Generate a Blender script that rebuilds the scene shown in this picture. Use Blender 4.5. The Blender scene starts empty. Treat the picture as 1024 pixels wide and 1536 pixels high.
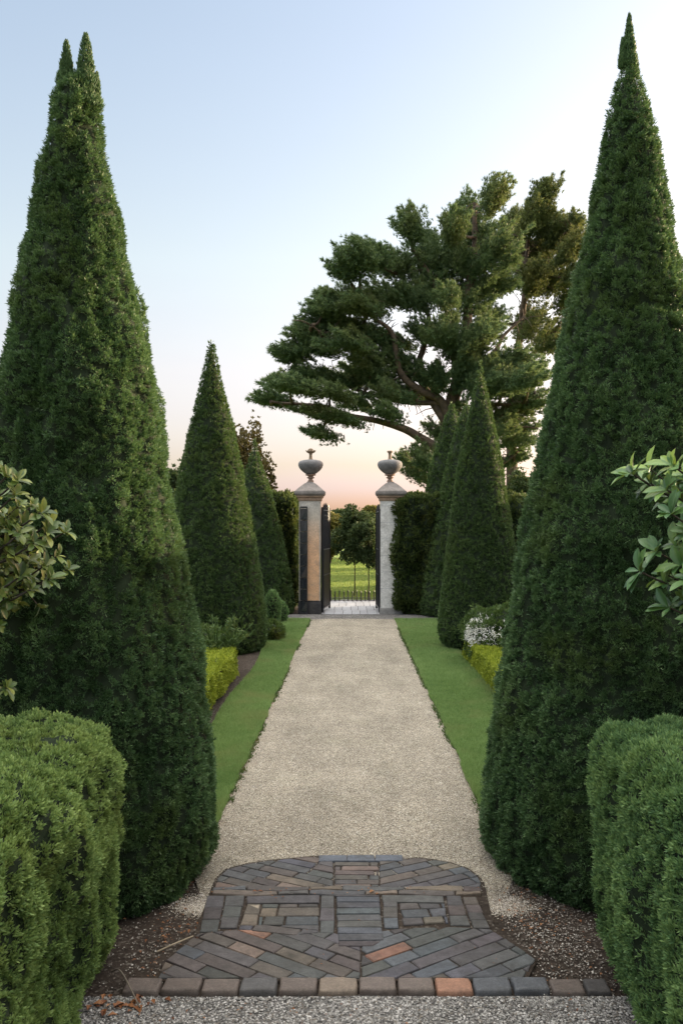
import bpy, math, random
import numpy as np
from mathutils import Vector

RNG = np.random.default_rng(11)
random.seed(5)
SC = bpy.context.scene
COL = SC.collection
CAM_H = 1.70
F = 1300.0            # focal length in pixels of the 1024 x 1536 photograph
CX, CY = 528.0, 790.0


def at(px, py, Y):
    """world point at depth Y that the photo shows at (px, py)"""
    return np.array([(px - CX) * Y / F, Y, CAM_H + (CY - py) * Y / F])


def gnd(px, py, z=0.0):
    Y = F * (CAM_H - z) / (py - CY)
    return np.array([(px - CX) * Y / F, Y])


# ------------------------------------------------------------------ numpy mesh helpers
def _hash(ix, iy, iz, seed):
    h = (ix * 374761393 + iy * 668265263 + iz * 2147483647 + seed * 974711) & 0xFFFFFFFF
    h = ((h ^ (h >> 13)) * 1274126177) & 0xFFFFFFFF
    h = h ^ (h >> 16)
    return (h & 0xFFFF) / 65535.0


def vnoise(p, scale, seed=0):
    q = np.asarray(p) * scale
    i = np.floor(q).astype(np.int64)
    f = q - i
    f = f * f * (3 - 2 * f)
    out = 0
    for dx in (0, 1):
        for dy in (0, 1):
            for dz in (0, 1):
                w = (f[:, 0] if dx else 1 - f[:, 0]) * (f[:, 1] if dy else 1 - f[:, 1]) * (f[:, 2] if dz else 1 - f[:, 2])
                out = out + w * _hash(i[:, 0] + dx, i[:, 1] + dy, i[:, 2] + dz, seed)
    return out


def unit(v):
    return v / np.maximum(np.linalg.norm(v, axis=-1, keepdims=True), 1e-9)


def rdir(n):
    return unit(RNG.normal(size=(n, 3)))


class Geo:
    def __init__(s):
        s.v, s.l, s.n, s.m, s.c, s.s = [], [], [], [], [], []
        s.nv = 0

    def add(s, v, f, mat=0, col=(.5, .5, .5), smooth=False):
        v = np.asarray(v, dtype=np.float32)
        f = np.asarray(f, dtype=np.int64)
        s.v.append(v)
        s.l.append((f + s.nv).ravel())
        s.n.append(np.full(len(f), f.shape[1], dtype=np.int32))
        s.m.append(np.full(len(f), mat, dtype=np.int32))
        s.s.append(np.full(len(f), smooth, dtype=bool))
        c = np.asarray(col, dtype=np.float32)
        if c.ndim == 1:
            c = np.tile(c, (len(v), 1))
        s.c.append(c)
        s.nv += len(v)

    def build(s, name, mats, parent=None, loc=(0, 0, 0)):
        v = np.concatenate(s.v) - np.asarray(loc, dtype=np.float32)
        l = np.concatenate(s.l).astype(np.int32)
        n = np.concatenate(s.n)
        me = bpy.data.meshes.new(name)
        me.vertices.add(len(v))
        me.vertices.foreach_set('co', v.ravel())
        me.loops.add(len(l))
        me.loops.foreach_set('vertex_index', l)
        me.polygons.add(len(n))
        st = np.zeros(len(n), dtype=np.int32)
        st[1:] = np.cumsum(n)[:-1]
        me.polygons.foreach_set('loop_start', st)
        me.polygons.foreach_set('material_index', np.concatenate(s.m))
        me.polygons.foreach_set('use_smooth', np.concatenate(s.s))
        me.update(calc_edges=True)
        a = me.color_attributes.new('tint', 'FLOAT_COLOR', 'POINT')
        c = np.ones((len(v), 4), dtype=np.float32)
        c[:, :3] = np.concatenate(s.c)
        a.data.foreach_set('color', c.ravel())
        for m in (mats if isinstance(mats, (list, tuple)) else [mats]):
            me.materials.append(m)
        o = bpy.data.objects.new(name, me)
        COL.objects.link(o)
        if parent is not None:
            o.parent = parent
            # parents carry location only
            o.location = Vector(loc) - parent.location
        else:
            o.location = loc
        return o


def tag(o, label=None, cat=None, group=None, kind=None):
    if label: o['label'] = label
    if cat: o['category'] = cat
    if group: o['group'] = group
    if kind: o['kind'] = kind
    return o


def thing(name, label, cat, loc, group=None):
    o = bpy.data.objects.new(name, None)
    o.empty_display_size = .2
    COL.objects.link(o)
    o.location = loc
    return tag(o, label, cat, group)


# ---- shapes
def blades(g, P, D, L, W, col, mat=0, lozenge=True, bend=None):
    """flat pointed leaves from P along D"""
    n = len(P)
    S = unit(np.cross(D, rdir(n)))
    L = L[:, None]; W = W[:, None]
    tip = P + D * L
    if bend is not None:
        tip = tip + bend
    c0 = col.copy(); c1 = col.copy()
    c0[:, 2] = 0; c1[:, 2] = 1
    if lozenge:
        mid = P + D * L * .45
        v = np.stack([P, mid + S * W * .5, tip, mid - S * W * .5], 1).reshape(-1, 3)
        cm = col.copy(); cm[:, 2] = .5
        c = np.stack([c0, cm, c1, cm], 1).reshape(-1, 3)
        f = np.arange(n * 4).reshape(n, 4)
    else:
        v = np.stack([P + S * W * .5, tip, P - S * W * .5], 1).reshape(-1, 3)
        c = np.stack([c0, c1, c0], 1).reshape(-1, 3)
        f = np.arange(n * 3).reshape(n, 3)
    g.add(v, f, mat, c)


def sprigs(g, P, D, k, L, W, spread, clump, mat=0, lozenge=True, lvar=.35, puff=0.0, rv=.12):
    """k leaves fanned round each direction"""
    n = len(P)
    r = RNG.random(n)
    for _ in range(k):
        d = unit(D + rdir(n) * spread)
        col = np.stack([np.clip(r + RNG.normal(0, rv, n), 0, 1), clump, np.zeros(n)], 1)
        off = D * (RNG.random((n, 1)) * L * .5)
        if puff:
            q = rdir(n); q += D * .5
            off = off + q * puff * (RNG.random((n, 1)) ** .5)
            d = unit(d + q * .7)
        blades(g, P + off, d, L * (1 - lvar + 2 * lvar * RNG.random(n)), W * (.8 + .4 * RNG.random(n)), col, mat, lozenge)


def tube(g, pts, rad, seg=7, mat=0, col=(.5, .5, .5), closed=True):
    pts = np.asarray(pts, float); n = len(pts)
    rad = np.broadcast_to(np.asarray(rad, float), (n,))
    t = unit(np.gradient(pts, axis=0))
    up = np.array([0, 0, 1.0]) if abs(t[0, 2]) < .9 else np.array([1.0, 0, 0])
    rings = []
    a = np.linspace(0, 2 * math.pi, seg, endpoint=False)
    u = None
    for i in range(n):
        if u is None:
            u = unit(np.cross(t[i], up))
        u = unit(u - t[i] * np.dot(u, t[i]))
        w = np.cross(t[i], u)
        rings.append(pts[i] + rad[i] * (np.cos(a)[:, None] * u + np.sin(a)[:, None] * w))
    v = np.concatenate(rings)
    f = [[i * seg + j, i * seg + (j + 1) % seg, (i + 1) * seg + (j + 1) % seg, (i + 1) * seg + j] for i in range(n - 1) for j in range(seg)]
    g.add(v, f, mat, col, seg > 4)
    if closed:
        g.add(rings[0], [list(range(seg))[::-1]], mat, col)
        g.add(rings[-1], [list(range(seg))], mat, col)


def curve(pts, n=12):
    """Catmull-Rom through pts"""
    p = np.asarray(pts, float)
    p = np.vstack([2 * p[0] - p[1], p, 2 * p[-1] - p[-2]])
    out = []
    for i in range(1, len(p) - 2):
        for t in np.linspace(0, 1, n, endpoint=False):
            a, b, c, d = p[i - 1:i + 3]
            out.append(.5 * (2 * b + (c - a) * t + (2 * a - 5 * b + 4 * c - d) * t * t + (-a + 3 * b - 3 * c + d) * t ** 3))
    out.append(p[-2])
    return np.array(out)


def lathe(g, prof, cx, cy, seg=24, mat=0, col=(.5, .5, .5), smooth=True, rot=0.0):
    a = np.linspace(0, 2 * math.pi, seg, endpoint=False) + rot
    v = np.concatenate([np.stack([cx + r * np.cos(a), cy + r * np.sin(a), np.full(seg, z)], 1) for r, z in prof])
    n = len(prof)
    f = [[i * seg + j, i * seg + (j + 1) % seg, (i + 1) * seg + (j + 1) % seg, (i + 1) * seg + j] for i in range(n - 1) for j in range(seg)]
    g.add(v, f, mat, col, smooth)
    g.add(v[:seg], [list(range(seg))[::-1]], mat, col)
    g.add(v[-seg:], [list(range(seg))], mat, col)


def sq(g, prof, cx, cy, **k):
    """square 'lathe': profile of half-widths"""
    lathe(g, [(r * math.sqrt(2), z) for r, z in prof], cx, cy, seg=4, smooth=False, rot=math.pi / 4, **k)


def prism(g, poly, z0, z1, bev=.004, mat=0, col=(.5, .5, .5), tilt=None):
    p = np.asarray(poly, float)
    n = len(p)
    if n < 3: return
    ar = .5 * np.sum(p[:, 0] * np.roll(p[:, 1], -1) - np.roll(p[:, 0], -1) * p[:, 1])
    if ar < 0: p = p[::-1]
    c = p.mean(0)
    d = p - c
    ins = c + d * np.maximum(0, 1 - bev / np.maximum(np.linalg.norm(d, axis=1, keepdims=True), 1e-6) * 1.3)
    def lift(q, z):
        zz = np.full(len(q), z)
        if tilt is not None: zz = zz + (q - c) @ np.asarray(tilt)
        return np.column_stack([q, zz])
    v = np.vstack([np.column_stack([p, np.full(n, z0)]), lift(p, z1 - bev), lift(ins, z1)])
    f = [[k * n + i, k * n + (i + 1) % n, (k + 1) * n + (i + 1) % n, (k + 1) * n + i] for k in (0, 1) for i in range(n)]
    g.add(v, f, mat, col)
    g.add(v[2 * n:], [list(range(n))], mat, col)


def box(g, x0, x1, y0, y1, z0, z1, bev=.003, mat=0, col=(.5, .5, .5)):
    prism(g, [(x0, y0), (x1, y0), (x1, y1), (x0, y1)], z0, z1, bev, mat, col)


# ------------------------------------------------------------------ materials
def new_mat(name):
    m = bpy.data.materials.new(name)
    m.use_nodes = True
    nt = m.node_tree
    nt.nodes.clear()
    return m, nt


class NB:
    def __init__(s, nt):
        s.nt = nt
    def n(s, t, **k):
        x = s.nt.nodes.new(t)
        for a, b in k.items():
            if a.startswith('i_'):
                x.inputs[a[2:].replace('_', ' ')].default_value = b
            else:
                setattr(x, a, b)
        return x
    def l(s, a, b):
        s.nt.links.new(a, b)
    def ramp(s, fac, stops, interp='LINEAR'):
        r = s.n('ShaderNodeValToRGB')
        r.color_ramp.interpolation = interp
        e = r.color_ramp.elements
        while len(e) < len(stops): e.new(.5)
        for el, (p, c) in zip(e, stops):
            el.position = p
            el.color = (c[0], c[1], c[2], 1) if hasattr(c, '__len__') else (c, c, c, 1)
        if fac is not None: s.l(fac, r.inputs[0])
        return r.outputs[0]
    def math(s, op, a, b=None, clamp=False):
        x = s.n('ShaderNodeMath', operation=op, use_clamp=clamp)
        for i, q in enumerate((a, b)):
            if q is None: continue
            if isinstance(q, (int, float)): x.inputs[i].default_value = q
            else: s.l(q, x.inputs[i])
        return x.outputs[0]
    def mix(s, fac, a, b, mode='MIX'):
        x = s.n('ShaderNodeMix', data_type='RGBA', blend_type=mode)
        for i, q in ((0, fac), (6, a), (7, b)):
            if isinstance(q, (int, float)): x.inputs[i].default_value = q
            elif isinstance(q, tuple): x.inputs[i].default_value = (*q, 1)
            else: s.l(q, x.inputs[i])
        return x.outputs[2]
    def coord(s):
        return s.n('ShaderNodeTexCoord').outputs['Object']
    def noise(s, scale, detail=4, rough=.6, vec=None, out=0):
        x = s.n('ShaderNodeTexNoise')
        x.inputs['Scale'].default_value = scale
        x.inputs['Detail'].default_value = detail
        x.inputs['Roughness'].default_value = rough
        s.l(vec if vec is not None else s.coord(), x.inputs['Vector'])
        return x.outputs[out]
    def out(s, sh):
        s.l(sh, s.n('ShaderNodeOutputMaterial').inputs[0])
    def bump(s, h, dist, strength=1.0, normal=None):
        x = s.n('ShaderNodeBump')
        x.inputs['Distance'].default_value = dist
        x.inputs['Strength'].default_value = strength
        s.l(h, x.inputs['Height'])
        if normal is not None: s.l(normal, x.inputs['Normal'])
        return x.outputs[0]


def foliage_mat(name, dark, mid, light, patch=None, patch_amt=.5, patch_scale=1.2, trans=.22, rough=.55, spec=.25):
    m, nt = new_mat(name)
    b = NB(nt)
    at_ = b.n('ShaderNodeAttribute', attribute_name='tint')
    sp = b.n('ShaderNodeSeparateColor')
    b.l(at_.outputs['Color'], sp.inputs[0])
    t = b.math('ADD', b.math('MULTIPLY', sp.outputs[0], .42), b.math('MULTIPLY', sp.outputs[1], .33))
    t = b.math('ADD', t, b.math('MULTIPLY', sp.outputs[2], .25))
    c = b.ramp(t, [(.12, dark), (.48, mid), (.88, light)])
    if patch:
        f = b.ramp(b.noise(patch_scale, 3, .6), [(.52, 0), (.68, patch_amt)])
        c = b.mix(f, c, patch)
    p = b.n('ShaderNodeBsdfPrincipled')
    b.l(c, p.inputs['Base Color'])
    p.inputs['Roughness'].default_value = rough
    p.inputs['Specular IOR Level'].default_value = spec
    tr = b.n('ShaderNodeBsdfTranslucent')
    b.l(b.mix(.35, c, (light[0] * 1.2, light[1] * 1.2, light[2] * .7)), tr.inputs['Color'])
    ms = b.n('ShaderNodeMixShader')
    ms.inputs[0].default_value = trans
    b.l(p.outputs[0], ms.inputs[1]); b.l(tr.outputs[0], ms.inputs[2])
    b.out(ms.outputs[0])
    return m


def simple(name, c0, c1, scale=8, rough=.8, bump=.003, spec=.3, metal=0, bscale=None, detail=6):
    m, nt = new_mat(name)
    b = NB(nt)
    n = b.noise(scale, detail, .65)
    c = b.ramp(n, [(.3, c0), (.7, c1)])
    p = b.n('ShaderNodeBsdfPrincipled')
    b.l(c, p.inputs['Base Color'])
    p.inputs['Roughness'].default_value = rough
    p.inputs['Specular IOR Level'].default_value = spec
    p.inputs['Metallic'].default_value = metal
    if bump:
        b.l(b.bump(b.noise(bscale or scale * 4, 6, .7), bump), p.inputs['Normal'])
    b.out(p.outputs[0])
    return m


def gravel_mat(name, stops, scale, patch_dark=.75, green=0.0, disp=.006):
    """small stones: one colour per Voronoi cell, rounded relief, broad worn patches"""
    m, nt = new_mat(name)
    b = NB(nt)
    co = b.coord()
    def vor(sc, feat):
        v = b.n('ShaderNodeTexVoronoi', feature=feat)
        v.inputs['Scale'].default_value = sc
        b.l(co, v.inputs['Vector'])
        return v
    v1 = vor(scale, 'F1')
    v2 = vor(scale * 2.1, 'F1')
    sp = b.n('ShaderNodeSeparateColor'); b.l(v1.outputs['Color'], sp.inputs[0])
    sp2 = b.n('ShaderNodeSeparateColor'); b.l(v2.outputs['Color'], sp2.inputs[0])
    c = b.ramp(sp.outputs[0], stops, 'CONSTANT')
    c2 = b.ramp(sp2.outputs[1], stops, 'CONSTANT')
    c = b.mix(b.ramp(sp.outputs[1], [(.45, 0), (.5, 1)]), c, c2)
    gap = b.ramp(v1.outputs['Distance'], [(.35, 1.0), (.75, .45)])
    c = b.mix(1.0, c, gap, 'MULTIPLY')
    big = b.ramp(b.noise(1.6, 6, .65), [(.35, patch_dark), (.62, 1.0)])
    c = b.mix(1.0, c, big, 'MULTIPLY')
    mp = b.n('ShaderNodeMapping'); mp.inputs['Scale'].default_value = (2.6, .5, 1); b.l(co, mp.inputs[0])
    c = b.mix(1.0, c, b.ramp(b.noise(1.3, 5, .65, mp.outputs[0]), [(.35, .84), (.6, 1.04)]), 'MULTIPLY')
    fine = b.ramp(b.noise(14, 5, .7), [(.3, .82), (.65, 1.06)])
    c = b.mix(1.0, c, fine, 'MULTIPLY')
    if green:
        f = b.ramp(b.noise(2.3, 5, .7), [(.52, 0), (.75, green)])
        c = b.mix(f, c, (.10, .12, .06))
    p = b.n('ShaderNodeBsdfPrincipled')
    b.l(c, p.inputs['Base Color'])
    p.inputs['Roughness'].default_value = .85
    p.inputs['Specular IOR Level'].default_value = .2
    h = b.math('SUBTRACT', 1.0, v1.outputs['Distance'])
    h2 = b.math('SUBTRACT', 1.0, v2.outputs['Distance'])
    nn = b.bump(b.math('ADD', h, b.math('MULTIPLY', h2, .5)), disp, .9)
    b.l(b.bump(b.noise(6, 4), .01, .6, nn), p.inputs['Normal'])
    b.out(p.outputs[0])
    return m


def tinted(name, rough=.75, scale=30, lo=.6, hi=1.25, bump=.003, spec=.3, dirt=None):
    """colour comes per stone from the mesh, broken up by grain and dirt"""
    m, nt = new_mat(name)
    b = NB(nt)
    a = b.n('ShaderNodeAttribute', attribute_name='tint')
    c = b.mix(1.0, a.outputs['Color'], b.ramp(b.noise(scale, 8, .72), [(.28, lo), (.72, hi)]), 'MULTIPLY')
    c = b.mix(1.0, c, b.ramp(b.noise(scale * 9, 3, .7), [(.35, .78), (.65, 1.2)]), 'MULTIPLY')
    if dirt:
        f = b.ramp(b.noise(5.5, 7, .75), [(.5, 0), (.72, dirt[1])])
        c = b.mix(f, c, dirt[0])
    p = b.n('ShaderNodeBsdfPrincipled')
    b.l(c, p.inputs['Base Color'])
    b.l(b.ramp(b.noise(12, 5), [(.3, rough - .18), (.7, rough + .1)]), p.inputs['Roughness'])
    p.inputs['Specular IOR Level'].default_value = spec
    nn = b.bump(b.noise(scale * 1.2, 6, .7), bump)
    b.l(b.bump(b.noise(scale * 8, 4, .7), bump * .3, 1, nn), p.inputs['Normal'])
    b.out(p.outputs[0])
    return m


M = {}
M['yew'] = foliage_mat('yew_foliage', (.016, .040, .015), (.060, .122, .046), (.150, .240, .095), (.10, .13, .025), .5, 1.7, spec=.4, rough=.5)
M['yew_far'] = foliage_mat('clipped_yew_foliage', (.014, .034, .011), (.052, .100, .030), (.125, .190, .060), (.09, .11, .022), .4, 1.3, spec=.35)
M['box'] = foliage_mat('box_foliage', (.036, .072, .018), (.138, .218, .068), (.32, .42, .14), (.17, .21, .05), .5, 3, trans=.3)
M['box_blue'] = foliage_mat('juniper_hedge_foliage', (.024, .062, .026), (.098, .185, .072), (.235, .345, .12), (.12, .18, .05), .5, 3, trans=.25)
M['lime'] = foliage_mat('golden_box_foliage', (.06, .09, .008), (.19, .25, .022), (.44, .48, .07), None, trans=.3)
M['shrub'] = foliage_mat('shrub_foliage', (.02, .045, .012), (.055, .10, .025), (.12, .17, .05), (.15, .11, .02), .5, 2, trans=.3)
M['hedge_far'] = foliage_mat('boundary_hedge_foliage', (.015, .032, .009), (.045, .075, .02), (.12, .15, .05), (.11, .09, .02), .5, 2, trans=.3)
M['pine'] = foliage_mat('pine_needles', (.032, .070, .036), (.095, .155, .072), (.185, .24, .105), (.15, .15, .045), .5, .45, trans=.36)
M['pine_warm'] = foliage_mat('pine_needles_warm', (.036, .060, .025), (.095, .130, .050), (.19, .21, .075), (.18, .14, .04), .45, .45, trans=.35)
M['tree_brown'] = foliage_mat('bronze_tree_leaves', (.05, .045, .018), (.10, .085, .03), (.17, .13, .05), None, trans=.35)
M['tree_green'] = foliage_mat('park_tree_leaves', (.025, .045, .018), (.055, .085, .032), (.10, .13, .05), (.12, .12, .035), .5, .5, trans=.3)
M['tree_gold'] = foliage_mat('autumn_tree_leaves', (.06, .07, .02), (.13, .13, .035), (.22, .19, .06), None, trans=.35)
M['dead'] = foliage_mat('dry_leaves', (.10, .035, .015), (.22, .09, .035), (.42, .24, .12), None, trans=.1)
M['petal'] = foliage_mat('white_petals', (.6, .59, .57), (.76, .75, .73), (.88, .87, .85), None, trans=.2)
M['grass'] = foliage_mat('grass_blades', (.040, .090, .026), (.145, .250, .072), (.33, .43, .18), (.24, .27, .11), .75, 1.6, trans=.3)
M['twig'] = simple('hedge_inner_twigs', (.008, .015, .006), (.018, .030, .011), 30, .9)
M['bark'] = simple('bark', (.028, .023, .018), (.085, .068, .052), 9, .9, .02)
M['bark_warm'] = simple('pine_bark', (.045, .036, .030), (.15, .105, .075), 6, .9, .03)
M['iron'] = simple('black_iron', (.008, .009, .012), (.02, .021, .025), 25, .32, .001, .6)
M['brick'] = tinted('old_paving_brick', .72, 26, .55, 1.3, .004, .35, ((.034, .031, .026), .8))
M['stone'] = tinted('weathered_stone', .85, 9, .62, 1.2, .006, .2, ((.09, .085, .07), .6))
M['render'] = tinted('pillar_sun_tint', .85, 5, .72, 1.12, .003, .2, ((.20, .19, .17), .55))
M['flag'] = tinted('pale_flagstones', .75, 6, .8, 1.1, .003, .3, ((.2, .2, .2), .4))

# ------------------------------------------------------------------ ground
def soil_mat():
    m, nt = new_mat('soil')
    b = NB(nt)
    c = b.ramp(b.noise(9, 9, .75), [(.3, (.018, .013, .010)), (.55, (.045, .033, .025)), (.8, (.085, .066, .05))])
    v = b.n('ShaderNodeTexVoronoi'); v.inputs['Scale'].default_value = 85
    b.l(b.coord(), v.inputs['Vector'])
    sp = b.n('ShaderNodeSeparateColor'); b.l(v.outputs['Color'], sp.inputs[0])
    msk = b.math('MULTIPLY', b.ramp(sp.outputs[0], [(.62, 0), (.66, 1)], 'CONSTANT'), b.ramp(b.noise(2.2, 4), [(.35, .1), (.65, .9)]))
    c = b.mix(msk, c, b.ramp(sp.outputs[1], [(0, (.06, .045, .035)), (.5, (.11, .09, .075)), (.8, (.2, .18, .155))], 'CONSTANT'))
    p = b.n('ShaderNodeBsdfPrincipled'); b.l(c, p.inputs['Base Color'])
    p.inputs['Roughness'].default_value = .9; p.inputs['Specular IOR Level'].default_value = .2
    n1 = b.bump(b.noise(40, 8, .75), .02)
    b.l(n1, p.inputs['Normal'])
    b.out(p.outputs[0])
    return m


def lawn_mat(name, a, c_, d):
    m, nt = new_mat(name)
    b = NB(nt)
    c = b.ramp(b.noise(3.5, 8, .75), [(.3, a), (.5, c_), (.75, d)])
    mp = b.n('ShaderNodeMapping'); mp.inputs['Scale'].default_value = (.05, .35, 1)
    b.l(b.coord(), mp.inputs[0])
    c = b.mix(1.0, c, b.ramp(b.noise(1.0, 4, .6, mp.outputs[0]), [(.35, .7), (.65, 1.25)]), 'MULTIPLY')
    p = b.n('ShaderNodeBsdfPrincipled'); b.l(c, p.inputs['Base Color'])
    p.inputs['Roughness'].default_value = .8; p.inputs['Specular IOR Level'].default_value = .15
    b.l(b.bump(b.noise(60, 5, .8), .03), p.inputs['Normal'])
    b.out(p.outputs[0])
    return m


M['soil'] = soil_mat()
M['meadow'] = lawn_mat('park_lawn', (.085, .13, .022), (.17, .22, .05), (.27, .31, .09))
M['turf'] = lawn_mat('turf', (.016, .028, .010), (.035, .055, .020), (.06, .08, .035))
M['gravel'] = gravel_mat('path_gravel', [(0, (.13, .105, .08)), (.17, (.31, .265, .20)), (.42, (.45, .39, .30)), (.70, (.56, .50, .40)), (.88, (.76, .71, .62))], 160, .80, .18)
M['gravel_grey'] = gravel_mat('grey_gravel', [(0, (.07, .066, .063)), (.25, (.15, .14, .135)), (.5, (.26, .245, .235)), (.72, (.36, .34, .32)), (.9, (.52, .50, .48))], 95, .7)


def sheet(name, x0, x1, y0, y1, z, mat, nx=2, ny=2, wob=0, edge=0, seed=3):
    xs = np.linspace(x0, x1, nx); ys = np.linspace(y0, y1, ny)
    X, Y = np.meshgrid(xs, ys)
    Z = np.full(X.shape, z)
    P = np.stack([X.ravel(), Y.ravel(), Z.ravel()], 1)
    if wob:
        P[:, 2] += (vnoise(P, 2.5, seed) - .5) * wob + (vnoise(P, 9, seed + 1) - .5) * wob * .4
    if edge:
        for xe in (x0, x1):
            k = np.abs(P[:, 0] - xe) < 1e-6
            P[k, 0] += (vnoise(P[k] * [0, 1, 0] + [xe, 0, 0], 5, seed) - .5) * edge + (vnoise(P[k] * [0, 1, 0] + [xe, 0, 0], 22, seed) - .5) * edge * .7
    f = [[j * nx + i, j * nx + i + 1, (j + 1) * nx + i + 1, (j + 1) * nx + i] for j in range(ny - 1) for i in range(nx - 1)]
    g = Geo(); g.add(P, f, 0, smooth=True)
    o = g.build(name, mat)
    return tag(o, kind='structure')


def edge_wobble(Y, side, amp=.022):
    p = np.stack([np.full(len(Y), side * 7.0), Y, np.zeros(len(Y))], 1)
    return (vnoise(p, 2.2, 8) - .5) * amp * 1.2 + (vnoise(p, 9, 9) - .5) * amp * .8


sheet('ground', -400, 400, -60, 900, -.012, M['meadow'])
sheet('garden_bed', -14, 14, -4, 19.3, -.002, M['soil'])
PL, PR = -.765, .777
g = Geo()
ys = np.linspace(3.86, 15.9, 500)
nar = np.clip((4.3 - ys) / .44, 0, 1) ** 2 * .2
xl = PL - .02 + edge_wobble(ys, -1) + nar; xr = PR + .02 + edge_wobble(ys, 1) - nar
rows = []
for k in range(9):
    t = k / 8
    x = xl * (1 - t) + xr * t
    P = np.stack([x, ys, np.full(len(ys), .006)], 1)
    P[:, 2] -= .013 * np.clip((4.2 - ys) / .3, 0, 1)
    P[:, 2] += (vnoise(P, 3, 4) - .5) * .008 + .012 * (1 - (2 * t - 1) ** 2) * .6
    rows.append(P)
V = np.concatenate(rows); n = len(ys)
fa = np.array([[k * n + i, (k + 1) * n + i, (k + 1) * n + i + 1, k * n + i + 1] for k in range(8) for i in range(n - 1)])
g.add(V, fa, 0, smooth=True)
tag(g.build('gravel_path', M['gravel']), kind='structure')
sheet('gravel_forecourt', -3.2, 3.2, .4, 3.13, .004, M['gravel_grey'], 60, 60, .008)
sheet('gravel_cross_walk', -9, 9, 15.85, 16.72, .010, M['gravel_grey'], 40, 8, .004)

# lawn strips: turf sheet (structure) and blades (stuff)
def lx(Y):   # outer edge of the left strip
    return -1.18 - .035 * np.maximum(0, Y - 10) + .03 * np.sin(Y * 1.3)
def rx(Y):
    return 1.45 + .012 * (Y - 10) + .02 * np.sin(Y * .9 + 1)
for side, fo in ((-1, lx), (1, rx)):
    g = Geo()
    ys = np.linspace(4.6, 15.83, 300)
    inn = (PL if side < 0 else PR) + edge_wobble(ys, side)
    out = fo(ys)
    A = np.stack([inn, ys, np.full(300, -.001)], 1); B = A.copy(); B[:, 2] = .022
    C = np.stack([out, ys, np.full(300, .022)], 1); D_ = C.copy(); D_[:, 2] = -.001
    V = np.concatenate([A, B, C, D_])
    fs = []
    for k in range(3):
        for i in range(299):
            q = [k * 300 + i, (k + 1) * 300 + i, (k + 1) * 300 + i + 1, k * 300 + i + 1]
            fs.append(q if side > 0 else q[::-1])
    g.add(V, fs, 0)
    tag(g.build('lawn_strip', M['turf']), kind='structure')

g = Geo()
N = 420000
for side, fo in ((-1, lx), (1, rx)):
    u = RNG.random(N // 2)
    Y = 1 / (1 / 4.7 + u * (1 / 15.8 - 1 / 4.7))
    inn = (PL if side < 0 else PR) + edge_wobble(Y, side) - side * .012 * RNG.random(len(Y)) ** 2
    X = inn + (fo(Y) - inn) * RNG.random(len(Y))
    P = np.stack([X, Y, np.full(len(Y), .020)], 1)
    cl = vnoise(P, 9, 21) * .35 + vnoise(P, 30, 23) * .35 + vnoise(P, 1.2, 22) * .5 - .1
    D_ = unit(np.stack([RNG.normal(0, .45, len(Y)), RNG.normal(0, .45, len(Y)), np.ones(len(Y))], 1))
    e = np.minimum(np.abs(X - inn), 1)
    L = (.017 + .022 * RNG.random(len(Y))) * (.6 + .8 * cl)
    col = np.stack([RNG.random(len(Y)), np.clip(cl, 0, 1), np.zeros(len(Y))], 1)
    blades(g, P, D_, L, .0014 + .00038 * Y, col, 0, False)
tag(g.build('grass', M['grass']), kind='stuff')

# rougher grass of the park lawn seen through the gateway
g = Geo()
n = 170000
Y = 1 / (1 / 20.0 + RNG.random(n) * (1 / 46 - 1 / 20.0))
P = np.stack([RNG.uniform(-.16, .16, n) * Y, Y, np.full(n, -.012)], 1)
cl = vnoise(P * np.array([.3, 1, 1]), .7, 77)
D_ = unit(np.stack([RNG.normal(0, .3, n), RNG.normal(0, .3, n), np.ones(n)], 1))
blades(g, P, D_, .05 + .05 * RNG.random(n), .012 + .0006 * Y, np.stack([RNG.random(n), cl, np.zeros(n)], 1), 0, False)
M['park_grass'] = foliage_mat('park_grass_blades', (.09, .15, .035), (.20, .28, .07), (.35, .41, .13), None, trans=.35)
tag(g.build('park_grass', M['park_grass']), kind='stuff')

# low weeds and moss creeping over the path edges
g = Geo()
n = 2600
Y = RNG.uniform(5, 15.6, n); sd = RNG.choice([-1, 1], n)
X = np.where(sd < 0, PL, PR) - sd * np.abs(RNG.normal(0, .018, n))
P = np.stack([X, Y, np.full(n, .008)], 1)
keep = vnoise(P, 1.4, 31) > .45
P = P[keep]
sprigs(g, P, np.tile([0, 0, 1.0], (len(P), 1)), 4, .018, .006, .8, RNG.random(len(P)) * .5)
tag(g.build('edge_weeds', M['shrub']), kind='stuff')

# ------------------------------------------------------------------ loose stones, leaf litter
OCT = np.array([[1, 0, 0], [0, 1, 0], [-1, 0, 0], [0, -1, 0], [0, 0, 1], [0, 0, -1]], float)
OF = np.array([[0, 1, 4], [1, 2, 4], [2, 3, 4], [3, 0, 4], [1, 0, 5], [2, 1, 5], [3, 2, 5], [0, 3, 5]])


def pebbles(g, P, size, palette):
    n = len(P)
    a = RNG.random(n) * 6.28
    s = size[:, None] * RNG.uniform(.6, 1.25, (n, 3)) * np.array([1, 1, .6])
    v = OCT[None] * s[:, None, :] + RNG.normal(0, .15, (n, 6, 3)) * size[:, None, None]
    ca, sa = np.cos(a), np.sin(a)
    x = v[..., 0] * ca[:, None] - v[..., 1] * sa[:, None]
    y = v[..., 0] * sa[:, None] + v[..., 1] * ca[:, None]
    v = np.stack([x, y, v[..., 2]], -1) + P[:, None, :]
    pal = np.asarray(palette)
    c = pal[RNG.integers(0, len(pal), n)] * RNG.uniform(.75, 1.2, (n, 1))
    f = (OF[None] + np.arange(n)[:, None, None] * 6).reshape(-1, 3)
    g.add(v.reshape(-1, 3), f, 0, np.repeat(c, 6, 0))


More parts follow.
